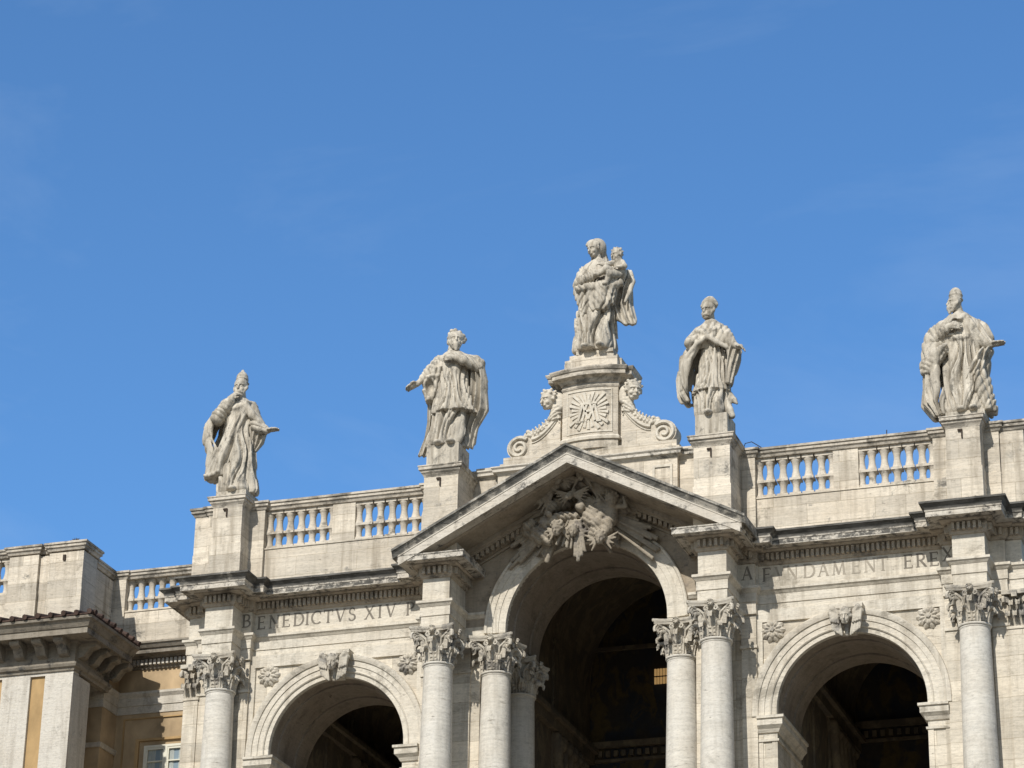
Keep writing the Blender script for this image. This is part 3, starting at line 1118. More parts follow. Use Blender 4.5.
        if beard:
            s.cap(P(0.7, 0, -0.9), P(0.75, 0, -0.9 - beard), r * 0.5, r * 0.22, 0.05)
            for e in (-1, 1):
                s.cap(P(0.25, 0.75 * e, -0.4), P(0.6, 0.35 * e, -1.0 - beard * 0.5), r * 0.24, r * 0.2, 0.04)
                s.cap(P(0.95, 0.1 * e, -0.58), P(0.86, 0.5 * e, -0.95), r * 0.13, r * 0.1, 0.015)
            for q in range(7):
                g_ = -0.6 + 0.2 * q
                s.cap(P(0.72 - 0.3 * g_ * g_, 0.6 * g_, -0.75), P(0.85 - 0.2 * g_ * g_, 0.45 * g_, -1.0 - beard * (1 - 0.6 * abs(g_))), r * 0.12, r * 0.07, 0.012)
        if hair:
            for i in range(26):
                a = i * 2.4
                uu = 0.95 - 0.055 * i
                rr = math.sqrt(max(0.05, 1 - min(1, abs(uu - 0.15)) ** 2))
                f_, s_ = math.cos(a) * rr, math.sin(a) * rr
                if f_ > 0.45 and uu < 0.6:
                    continue
                s.ell(P(f_ * 0.95 - 0.1, s_ * 0.98, uu * 0.95 + 0.2), (r * 0.27 * hair,) * 3, 0.02)
        return P

    def mesh(s):
        D = s.D.astype(np.float64)
        I = D < 0
        n = np.array(D.shape) - 1
        cnt = np.zeros(n, int)
        for a in (0, 1):
            for b in (0, 1):
                for c in (0, 1):
                    cnt += I[a:a + n[0], b:b + n[1], c:c + n[2]]
        act = (cnt > 0) & (cnt < 8)
        acc = np.zeros((*n, 3))
        num = np.zeros(n)
        offs = [(a, b, c) for a in (0, 1) for b in (0, 1) for c in (0, 1)]
        for o in offs:
            for ax in range(3):
                if o[ax]:
                    continue
                p = list(o)
                p[ax] = 1
                A = D[o[0]:o[0] + n[0], o[1]:o[1] + n[1], o[2]:o[2] + n[2]]
                B = D[p[0]:p[0] + n[0], p[1]:p[1] + n[1], p[2]:p[2] + n[2]]
                cr = ((A < 0) != (B < 0)) & act
                t = np.where(cr, A / np.where(cr, A - B, 1), 0)
                for q in range(3):
                    acc[..., q] += np.where(cr, o[q] + (t if q == ax else 0), 0)
                num += cr
        idx = -np.ones(n, int)
        w = np.argwhere(act)
        idx[act] = np.arange(len(w))
        V = (w + acc[act] / num[act][:, None]) * s.h + s.lo
        Fs = []
        for ax in range(3):
            b, c = [q for q in range(3) if q != ax]
            sa, sb = [slice(None)] * 3, [slice(None)] * 3
            sa[ax], sb[ax] = slice(0, -1), slice(1, None)
            cr = I[tuple(sa)] != I[tuple(sb)]
            e = np.argwhere(cr)
            e = e[(e[:, b] > 0) & (e[:, c] > 0) & (e[:, b] < n[b]) & (e[:, c] < n[c])]
            if not len(e):
                continue
            q = []
            for db, dc in ((-1, -1), (0, -1), (0, 0), (-1, 0)):
                g = e.copy()
                g[:, b] += db
                g[:, c] += dc
                q.append(idx[g[:, 0], g[:, 1], g[:, 2]])
            quad = np.stack(q, 1)
            ins = I[e[:, 0], e[:, 1], e[:, 2]]
            fl = ins if ax != 1 else ~ins
            quad[~fl] = quad[~fl][:, ::-1]
            Fs.append(quad)
        Fq = np.concatenate(Fs)
        Fq = Fq[(Fq >= 0).all(1)]
        return V, Fq


def carve(name, vol, mat, parent, at, sz=1.0):
    V, Fq = vol.mesh()
    V[:, 2] *= sz
    me = bpy.data.meshes.new(name)
    me.vertices.add(len(V))
    me.vertices.foreach_set('co', V.astype(np.float32).ravel())
    me.loops.add(len(Fq) * 4)
    me.loops.foreach_set('vertex_index', Fq.astype(np.int32).ravel())
    me.polygons.add(len(Fq))
    me.polygons.foreach_set('loop_start', np.arange(0, len(Fq) * 4, 4, dtype=np.int32))
    me.polygons.foreach_set('loop_total', np.full(len(Fq), 4, dtype=np.int32))
    me.polygons.foreach_set('use_smooth', np.ones(len(Fq), dtype=bool))
    me.update(calc_edges=True)
    me.validate()
    me.materials.append(mat)
    o = bpy.data.objects.new(name, me)
    COL.objects.link(o)
    w = Vector(at) + Vector((0, 0, Z0))
    o.location = w - rel(parent)
    o.parent = parent
    WORLD[o.name] = w
    return o


# ---- winged cherub heads: arch keystones and the attic
def cherub(face=0.0, wings=True, h=0.02):
    v = Vol((-0.62, -0.55, -0.72), (0.62, 0.25, 0.5), h)
    v.head((0, -0.26, -0.02), 0.19, face, -0.22, 0, 0.55)
    if wings:
        for e in (-1, 1):
            # arched shoulder of the wing, then three rows of feathers falling inwards
            v.chain([(0.20 * e, -0.05, -0.22), (0.27 * e, -0.16, 0.10), (0.38 * e, -0.2, 0.20), (0.49 * e, -0.12, 0.10)], [0.05, 0.07, 0.075, 0.06], 0.03)
            for i in range(6):
                t = i / 5
                v.cap(((0.25 + 0.22 * t) * e, -0.13, 0.12 - 0.04 * t), ((0.13 + 0.27 * t) * e, -0.13 + 0.02 * (i % 2), -0.50 + 0.16 * t), 0.045, 0.03, 0.008)
            for i in range(4):
                t = i / 3
                v.cap(((0.28 + 0.18 * t) * e, -0.18, 0.14 - 0.04 * t), ((0.22 + 0.22 * t) * e, -0.19, -0.18 + 0.05 * t), 0.05, 0.035, 0.01)
        v.cap((0, 0.05, -0.2), (0, 0.0, -0.45), 0.11, 0.06, 0.05)
    return v


for s in (1, -1):
    kb = MB()
    kb.prism([(AX * s - 0.22, 0.12), (AX * s + 0.22, 0.12), (AX * s + 0.36, 0.78), (AX * s - 0.36, 0.78)], 0.24, 0.55)
    kb.sweep([(AX * s - 0.42, 0.5), (AX * s - 0.42, 0.12), (AX * s + 0.42, 0.12), (AX * s + 0.42, 0.5)],
             [(-0.1, 0.76), (0.0, 0.76), (0.05, 0.82), (0.08, 0.86), (0.08, 0.98), (-0.1, 1.0)], True)
    ko = part('keystone', kb, m_trim, church)
    carve('cherub_head', cherub(), m_capital, ko, (AX * s, 0.16, 0.58), 1.18)

# ---- pediment
SL = 0.52
def rake(prof, z_at0, xe):
    """profile (y, dz) swept along both slopes of the gable"""
    xs = [-xe, 0.0, xe]
    k = len(prof)
    v = [(x, y, z_at0 + dz - SL * abs(x)) for x in xs for y, dz in prof]
    f = []
    for i in range(2):
        for j in range(k):
            j2 = (j + 1) % k
            f.append((i * k + j, i * k + j2, (i + 1) * k + j2, (i + 1) * k + j))
    f += [tuple(range(k)), tuple(2 * k + j for j in range(k))]
    return MB().raw(v, f)


ped = part('pediment', rake([(-1.55, -0.02), (-1.72, -0.02), (-1.72, -0.06), (-1.76, -0.06), (-1.76, 0.20), (-1.78, 0.22), (-1.78, 0.26), (0.6, 0.26), (0.6, 0.02), (-1.5, 0.02)],
                            5.78, 5.44), m_crust2, church)
part('raking_cyma', rake([(-1.775, 0.0), (-1.79, 0.04), (-1.83, 0.10), (-1.87, 0.16), (-1.88, 0.19), (-1.92, 0.19), (-1.92, 0.27), (0.75, 0.34), (0.75, 0.0)],
                         6.045, 5.62), m_rake, ped)
sf = rake([(-1.2, -0.02), (-1.15, -0.07), (-0.15, -0.07), (-0.15, -0.20), (-0.05, -0.24), (-0.05, -0.30), (0.4, -0.30), (0.4, 0.0), (-1.2, 0.0)], 5.80, 5.2)
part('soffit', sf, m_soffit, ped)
dm = MB()
for i in range(-24, 25):
    if i == 0:
        continue
    x = i * 0.165
    z = 5.80 - 0.30 - SL * abs(x)
    dm.box(x - 0.055, x + 0.055, -0.02, 0.36, z - 0.17, z + 0.0)
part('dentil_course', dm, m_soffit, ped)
bm_ = rake([(0.15, -0.2), (0.28, -0.2), (0.28, -0.28), (0.5, -0.28), (0.5, 0.0), (0.15, 0.0)], 5.52, 4.2)
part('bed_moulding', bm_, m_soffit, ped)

# ---- relief in the pediment: dove, rays, clouds and cherub heads
v = Vol((-3.15, -1.5, 2.6), (3.2, 0.45, 5.75), 0.03)
rr_ = np.random.default_rng(5)
clouds = [(-0.95, -0.45, 3.85, 0.40, 0.32), (-1.35, -0.2, 4.0, 0.3, 0.26), (-0.35, -0.6, 4.22, 0.5, 0.17), (0.62, -0.6, 4.15, 0.36, 0.36), (1.0, -0.5, 4.22, 0.34, 0.42),
          (0.85, -0.65, 3.66, 0.36, 0.22), (0.95, -0.35, 4.85, 0.32, 0.36), (0.45, -0.5, 4.62, 0.34, 0.24), (-0.5, -0.4, 4.75, 0.4, 0.2), (1.45, -0.25, 4.5, 0.3, 0.25),
          (-1.0, -0.35, 5.0, 0.36, 0.2), (0.4, -0.6, 5.2, 0.5, 0.2), (-0.3, -0.6, 5.3, 0.36, 0.18), (1.0, -0.4, 5.05, 0.4, 0.14)]
for x, y, z, rx, rz in clouds:
    v.ell((x, y, z), (rx, 0.32, rz), 0.06)
for i in range(34):
    x, y, z, rx, rz = clouds[i % len(clouds)]
    a = rr_.uniform(0, 2 * PI)
    v.ell((x + rx * 0.85 * math.cos(a), y - 0.18 + rr_.uniform(-0.16, 0.1), z + rz * 0.85 * math.sin(a)), (rr_.uniform(0.10, 0.2),) * 3, 0.04)
v.drape(0.045, 0.15, 0.9, 1.3, warp=0.9)
fan = []
for a0, a1, n_, r0, r1, r2 in ((183, 203, 8, 0.7, 2.0, 2.75), (204, 219, 9, 0.9, 1.9, 3.1), (220, 238, 8, 0.9, 1.6, 2.1), (302, 320, 8, 0.9, 1.6, 2.2),
                               (321, 336, 9, 0.9, 1.9, 3.1), (337, 356, 7, 0.8, 1.7, 2.6), (5, 40, 5, 0.6, 1.1, 1.5), (140, 175, 5, 0.6, 1.1, 1.5)):
    for i in range(n_):
        a = R(a0 + (a1 - a0) * (i + 0.5) / n_)
        L = rr_.uniform(r1, r2)
        w = rr_.uniform(0.04, 0.085)
        y = rr_.uniform(-0.12, 0.12)
        v.bar((0.05 + r0 * math.cos(a), y - 0.40, 4.75 + r0 * math.sin(a)), (0.05 + L * math.cos(a), 0.5 * y - 0.10, 4.75 + L * math.sin(a)), w * 0.5, w, 0.10, 0.008)
for x, z, w in ((0.05, 3.0, 0.05), (0.16, 2.85, 0.06), (0.28, 3.0, 0.05), (0.38, 3.12, 0.045), (-0.22, 3.3, 0.05), (-0.36, 3.36, 0.04), (-0.55, 3.42, 0.05), (-0.08, 3.25, 0.04)):
    v.bar((0.1 + x * 0.4, -0.75, 4.1), (x, -0.62, z), 0.03, w, 0.07, 0.008)
for x, y, z, r, fc in ((-0.33, -1.22, 5.32, 0.19, -0.4), (1.28, -0.8, 4.6, 0.19, 0.4), (-0.42, -0.95, 3.83, 0.19, -0.3), (0.06, -0.85, 3.74, 0.15, 0.2), (0.95, -0.95, 3.42, 0.17, 0.1), (0.38, -1.15, 5.30, 0.13, 0.3)):
    v.head((x, y, z), r, fc, -0.35, 0, 1.0)
    for e in (-1, 1):
        for q in range(4):
            v.cap((x + e * 0.13, y + 0.12, z - 0.06), (x + e * (0.52 - 0.07 * q), y + 0.18, z + 0.16 - 0.16 * q), 0.055, 0.03, 0.01)
# angel leaning out on the right with raised arm, cloth swirling below; another at the top left with a spread wing
v.chain([(1.25, -0.65, 4.42), (1.2, -0.6, 4.05), (0.95, -0.7, 3.75)], [0.17, 0.2, 0.14], 0.05)
v.chain([(1.4, -0.7, 4.4), (1.72, -0.75, 4.35), (1.66, -0.8, 4.62)], [0.08, 0.065, 0.05], 0.02)
v.chain([(1.1, -0.7, 4.36), (0.8, -0.85, 4.28), (0.6, -0.9, 4.4)], [0.08, 0.06, 0.05], 0.02)
v.chain([(-0.45, -1.0, 5.15), (-0.8, -0.8, 5.02), (-1.15, -0.7, 4.82)], [0.15, 0.14, 0.06], 0.04)
for q in range(6):
    v.cap((-0.6, -0.85, 5.1), (-1.45 + 0.1 * q, -0.7, 5.0 - 0.14 * q), 0.07, 0.03, 0.008)
    v.cap((0.5, -0.9, 5.2), (1.25 - 0.06 * q, -0.7, 5.12 - 0.12 * q), 0.06, 0.03, 0.008)
# dove with spread wings
v.cap((-0.02, -1.1, 4.72), (0.10, -0.9, 4.92), 0.11, 0.08, 0.03)
v.ell((-0.05, -1.19, 4.66), (0.075, 0.085, 0.075), 0.02)
for e in (-1, 1):
    for q in range(6):
        v.cap((0.04 + 0.06 * e, -1.0, 4.80), (0.04 + e * (0.60 - 0.05 * q), -1.05 + 0.05 * q, 4.98 - 0.09 * q), 0.05, 0.025, 0.008)
carve('dove_and_cloud_relief', v, m_relief, ped, (-0.20, 0.27, -0.09), 1.075)

# ------------------------------------------------------------------ attic: pedestals, parapets, balustrades
def pedestal(cx, hw, yf, yb, zb, ztop=6.42, plinth_top=6.72, phw=0.58):
    p = MB()
    x0, x1 = cx - hw, cx + hw
    p.box(x0 - 0.03, x1 + 0.03, yf - 0.03, yb, zb, 4.78)
    p.box(x0, x1, yf, yb, 4.78, 6.06)
    o = part('pedestal', p, m_parapet, church)
    cp = [(-0.2, 6.05), (0.0, 6.05), (0.02, 6.10), (0.05, 6.15), (0.09, 6.20), (0.10, 6.26), (0.15, 6.28), (0.15, 6.37), (0.17, 6.38), (0.17, 6.42), (-0.2, 6.46)]
    part('cap_moulding', MB().sweep([(x0, yb), (x0, yf), (x1, yf), (x1, yb)], cp, True).box(x0 + 0.02, x1 - 0.02, yf + 0.02, yb, 6.0, 6.44), m_rail, o)
    hk = MB()
    hx = cx - 0.05
    hk.box(hx - 0.09, hx + 0.05, yf - 0.06, yf + 0.02, 5.94, 6.0)
    hk.box(hx + 0.01, hx + 0.05, yf - 0.05, yf + 0.02, 5.72, 5.96)
    part('hook', hk, m_iron, o)
    return o


def ressaut(x0, x1, yf, yb, sides=(1, 1)):
    p = MB().box(x0, x1, yf, yb, 3.5, 4.77).box(x0 + 0.01, x1 - 0.01, yf + 0.025, yb, 4.77, 6.10)
    o = part('parapet_pier', p, m_parapet, church)
    path = [(x0, yf + 0.03), (x1, yf + 0.03)]
    if sides[0]:
        path = [(x0, yb)] + path
    if sides[1]:
        path = path + [(x1, yb)]
    part('cap_moulding', MB().sweep(path, RAIL, True), m_rail, o)


RAIL = [(-0.35, 6.09), (0.0, 6.09), (0.03, 6.10), (0.05, 6.15), (0.07, 6.19), (0.11, 6.21), (0.11, 6.30), (0.15, 6.31), (0.15, 6.38), (-0.35, 6.41)]

b_prof = [(0.125, 4.78), (0.125, 4.90), (0.075, 4.92), (0.085, 4.96), (0.125, 5.06), (0.13, 5.12), (0.10, 5.22), (0.07, 5.27), (0.14, 5.28), (0.14, 5.36),
          (0.075, 5.38), (0.115, 5.50), (0.12, 5.56), (0.095, 5.68), (0.062, 5.80), (0.075, 5.84), (0.095, 5.86), (0.12, 5.88), (0.135, 5.90), (0.135, 5.98)]
# narrow where the photo shows the wide gaps
b_prof = [(0.16, 4.78), (0.16, 4.87), (0.13, 4.89), (0.11, 4.97), (0.10, 5.06), (0.115, 5.14), (0.145, 5.21), (0.172, 5.24), (0.172, 5.32),
          (0.15, 5.35), (0.125, 5.44), (0.105, 5.54), (0.10, 5.62), (0.11, 5.72), (0.14, 5.81), (0.17, 5.85), (0.17, 5.98)]
bal0 = None
YB = 0.66


def add_baluster(x, y, dz=0.0, parent=None):
    global bal0
    parent = parent or church
    if bal0 is None:
        mb = MB().lathe(0, 0, [(r, (z - 4.78) * 1.1) for r, z in b_prof], 14)
        mb.box(-0.18, 0.18, -0.17, 0.17, 0.001, 0.10).box(-0.174, 0.174, -0.17, 0.17, 0.512, 0.588).box(-0.175, 0.175, -0.17, 0.17, 1.21, 1.318)
        bal0 = part('baluster', mb, m_balus, parent, smooth='angle', at=(x, y, 4.78 + dz))
    else:
        copy_part(bal0, parent, (x, y, 4.78 + dz))


for s in (1, -1):
    pedestal(11.97 * s, 0.515, -0.34, 1.1, 3.5)
    po = pedestal(4.39 * s, 0.57, -0.98, 1.1, 3.3)
    for a, b, yf in ((10.93, 11.47, 0.30), (12.47, 12.95, 0.30), (12.95, 13.45 if s < 0 else 13.68, 0.36), (4.93, 5.42, 0.30)):
        x0, x1 = sorted((a * s, b * s))
        ressaut(x0, x1, yf, 1.05)
    # parapet wall with course and rail
    x0, x1 = sorted((5.42 * s, 10.93 * s))
    pw = part('parapet', MB().box(x0, x1, 0.43, 0.95, 3.5, 4.74).box(x0, x1, 0.40, 0.98, 4.74, 4.785), m_parapet, church)
    part('rail', MB().sweep([(x0, 0.44), (x1, 0.44)], RAIL, True).box(x0, x1, 0.70, 0.95, 6.09, 6.40), m_rail, pw)
    mid = (x0 + x1) / 2 + (0.05 if s > 0 else -0.05)
    part('parapet_block', MB().box(mid - 0.39, mid + 0.39, 0.45, 0.94, 4.785, 6.092), m_parapet, church)
    for a, b in ((x0, mid - 0.39), (mid + 0.39, x1)):
        for i in range(7):
            add_baluster(a + (b - a) * i / 6 + (0.06 if i == 0 else -0.06 if i == 6 else 0), YB)

# central attic behind the pediment
at = MB().box(-3.86, 3.86, 0.5, 1.6, 4.4, 6.38)
at.box(-2.95, 2.95, 0.3, 1.6, 4.4, 6.379)
ao = part('central_attic', at, m_parapet, church)
pf = MB()
for s in (1, -1):
    for a, b, c, d_ in ((2.15, 2.8, 6.08, 6.16), (2.15, 2.23, 5.2, 6.08), (2.72, 2.8, 5.2, 6.08)):
        x0, x1 = sorted((a * s, b * s))
        pf.box(x0, x1, 0.26, 0.32, c, d_)
part('panel_frame', pf, m_trim, ao)
CORN = [(-0.2, 6.36), (0.0, 6.36), (0.03, 6.40), (0.06, 6.44), (0.14, 6.47), (0.14, 6.55), (0.19, 6.60), (0.19, 6.64), (-0.2, 6.68)]
part('cornice', MB().sweep([(-3.84, 0.5), (-2.95, 0.5), (-2.95, 0.3), (2.95, 0.3), (2.95, 0.5), (3.84, 0.5)], CORN, True)
     .box(-3.84, 3.84, 0.6, 1.5, 6.37, 6.66), m_crust2, ao)
part('base_course', MB().box(-2.96, 2.96, 0.50, 1.5, 6.66, 6.86).box(-2.86, 2.86, 0.54, 1.5, 6.86, 7.08).box(-3.8, 3.8, 0.62, 1.45, 6.66, 6.84), m_parapet, ao)


def die_path(hw, yf, bulge, side, yb):
    pts = [(-hw - side, yb), (-hw - side, yf + 0.22), (-hw, yf + 0.22)]
    n = 12
    for i in range(n + 1):
        x = -hw + 2 * hw * i / n
        pts.append((x, yf - bulge * (1 - (x / hw) ** 2)))
    pts += [(hw, yf + 0.22), (hw + side, yf + 0.22), (hw + side, yb)]
    return pts


def extr_plan(mb, pts, z0, z1):
    n = len(pts)
    mb.raw([(x, y, z0) for x, y in pts] + [(x, y, z1) for x, y in pts],
           [tuple(range(n)), tuple(range(2 * n - 1, n - 1, -1))] + [(i, (i + 1) % n, n + (i + 1) % n, n + i) for i in range(n)])
    return mb


dp = die_path(0.92, 0.62, 0.16, 0.17, 1.5)
die = extr_plan(MB(), dp, 7.08, 9.3)
do = part('attic_die', die, m_parapet, ao)
part('base_moulding', MB().sweep(dp, [(-0.05, 7.36), (0.06, 7.36), (0.07, 7.44), (0.03, 7.48), (0.0, 7.52), (-0.05, 7.53)], True), m_trim, do)
CAPD = [(-0.05, 9.16), (0.02, 9.16), (0.04, 9.22), (0.02, 9.25), (0.02, 9.32), (0.08, 9.36), (0.12, 9.44), (0.16, 9.47), (0.30, 9.50), (0.30, 9.62), (0.34, 9.65), (0.38, 9.72), (0.38, 9.76), (-0.05, 9.80)]
part('cap_moulding', MB().sweep(dp, CAPD, True), m_rail, do)
pl = MB()
extr_plan(pl, die_path(0.88, 0.66, 0.10, 0.08, 1.5), 9.3, 10.26)
extr_plan(pl, die_path(0.74, 0.72, 0.08, 0.06, 1.45), 10.26, 10.44)
part('statue_base', pl, m_parapet, do)
# carved monogram among rays on the bowed panel
em = MB()
def yd(x):
    return 0.62 - 0.16 * (1 - (x / 0.92) ** 2)
EX, EZ = 0.0, 8.35
for k in range(26):
    a = 2 * PI * (k + 0.5) / 26
    c, s_ = math.cos(a), math.sin(a)
    rm = min(0.66 / max(abs(c), 1e-6), 0.66 / max(abs(s_), 1e-6), 0.80)
    r0 = 0.30 if abs(s_) > 0.35 else 0.36
    r1 = rm * (0.97 if k % 2 else 0.86)
    xa = EX + 0.5 * (r0 + r1) * c
    em.bar2(EX + r0 * c, EZ + r0 * s_, EX + r1 * c, EZ + r1 * s_, 0.02, 0.05, yd(xa) - 0.03, yd(xa) + 0.06)
for x0, z0, x1, z1 in ((-0.34, -0.36, -0.20, 0.22), (-0.20, 0.22, 0.0, -0.30), (0.0, -0.30, 0.20, 0.22), (0.20, 0.22, 0.34, -0.36),
                       (-0.22, -0.36, 0.0, 0.42), (0.0, 0.42, 0.22, -0.36), (-0.12, -0.02, 0.12, -0.02), (-0.28, 0.24, 0.28, 0.24), (-0.42, -0.37, -0.26, -0.37), (0.26, -0.37, 0.42, -0.37)):
    em.bar2(EX + x0, EZ + z0, EX + x1, EZ + z1, 0.036, 0.036, yd(0.1) - 0.045 - 0.004 * len(em.f) % 0.03, yd(0.1) + 0.1)
part('monogram', em, m_trim, do)
fr = MB()
for i in range(10):
    xa, xb = -0.72 + 0.144 * i, -0.72 + 0.144 * (i + 1)
    for z in (7.60, 9.04):
        fr.raw([(x, yd(x) + o, z + dz) for dz in (0, 0.05) for o in (-0.025, 0.05) for x in (xa, xb)],
               [(0, 2, 3, 1), (4, 5, 7, 6), (0, 1, 5, 4), (2, 6, 7, 3), (0, 4, 6, 2), (1, 3, 7, 5)])
for x in (-0.76, 0.72):
    fr.box(x, x + 0.04, yd(x) - 0.025, yd(x) + 0.1, 7.60, 9.09)
part('panel_frame', fr, m_trim, do)

# scroll brackets either side
for s in (1, -1):
    top = []
    for i in range(13):
        t = i / 12
        x = 1.02 + 0.95 * t
        z = 7.74 + 0.86 * (1 - t) ** 1.8
        top.append((x, z))
    poly = [(1.02, 7.08)] + top
    for i in range(14):
        a = PI * 0.62 - i / 13 * PI * 1.12
        poly.append((2.40 + 0.41 * math.cos(a), 7.46 + 0.40 * math.sin(a)))
    poly.append((2.40, 7.08))
    sc_ = MB().prism([(x * s, z) for x, z in poly], 0.72, 1.3)
    so_ = part('scroll_bracket', sc_, m_parapet, ao)
    rim = MB()
    tp = [(1.06 * s, 0.70, 8.30)] + [(x * s, 0.70, z - 0.045) for x, z in top[1:]]
    rim.tube(tp, 0.07, 6)
    rim.tube([(x * s, y, z - 0.13) for (x, y, z) in [(abs(p[0]), p[1], p[2]) for p in tp]], 0.022, 5)
    sp = []
    for i in range(34):
        t = i / 33
        a = PI * 0.75 - t * 3.5 * PI
        rr = 0.37 * (1 - 0.82 * t)
        sp.append(((2.40 + rr * math.cos(a)) * s, 0.69, 7.44 + rr * math.sin(a)))
    rim.tube(sp, [0.075 - 0.03 * i / 33 for i in range(34)], 6)
    part('scroll_rim', rim, m_trim, so_, smooth='angle')
    # flower on the shoulder of the scroll
    fv = Vol((-0.3, -0.3, -0.3), (0.3, 0.3, 0.3), 0.02)
    for q in range(7):
        a = 2 * PI * q / 7
        fv.ell((0.14 * math.cos(a), -0.04 + 0.05 * math.sin(3 * a), 0.12 * math.sin(a)), (0.085, 0.10, 0.085), 0.015)
    fv.ell((0, -0.08, 0), (0.08, 0.1, 0.08), 0.02)
    carve('flower', fv, m_trim, so_, (2.08 * s, 0.85, 7.86))
    cv = Vol((-0.55, -0.6, -0.75), (0.55, 0.4, 0.5), 0.022)
    cv.head((0.06, -0.17, 0.06), 0.28, 0.65, -0.2, 0, 0.7)
    for i in range(6):
        cv.cap((-0.10 - 0.045 * i, -0.02, 0.30 - 0.03 * i), (-0.34 + 0.05 * i, -0.10, -0.20 - 0.10 * i), 0.085, 0.05, 0.012)
    cv.ell((-0.22, 0.0, -0.05), (0.26, 0.22, 0.40), 0.05)
    for i in range(5):
        cv.ell((-0.20 + 0.035 * i, -0.04, -0.22 - 0.10 * i), (0.20, 0.20, 0.11), 0.03)
    cv.drape(0.03, 0.12, 0.9, 0.4, -0.8, -0.1)
    if s < 0:
        cv.D = cv.D[::-1].copy()
    carve('cherub_bust', cv, m_trim, ao, (1.36 * s, 0.82, 8.92))
    lf = Vol((-0.75, -0.35, -0.6), (0.75, 0.3, 0.6), 0.022)
    for i in range(9):
        t = i / 8
        x, z = -0.38 + 0.86 * t, 0.36 - 0.72 * t ** 0.65
        lf.ell((x, -0.02, z), (0.15, 0.20, 0.085), 0.03, tilt=0.7)
        lf.cap((x, -0.12, z), (x + 0.06, -0.2, z + 0.15), 0.06, 0.03, 0.015)
    lf.drape(0.02, 0.09, 0.5, 0.3)
    if s < 0:
        lf.D = lf.D[::-1].copy()
    carve('leaf_scroll', lf, m_trim, so_, (1.52 * s, 0.86, 8.16))

# lightning cable over the right parapet and two short rods
cb = MB()
cb.tube([(5.02, 0.42, 6.42), (5.10, 0.40, 6.62), (5.30, 0.42, 6.66), (5.52, 0.5, 6.52), (5.66, 0.55, 6.42)], 0.014, 5)
part('cable', cb, m_iron, church)
for x, z in ((-5.45, 6.4), (9.5, 6.4)):
    part('lightning_rod', MB().tube([(x, 0.55, z), (x + 0.01, 0.55, z + 0.22)], 0.016, 5), m_iron, church)

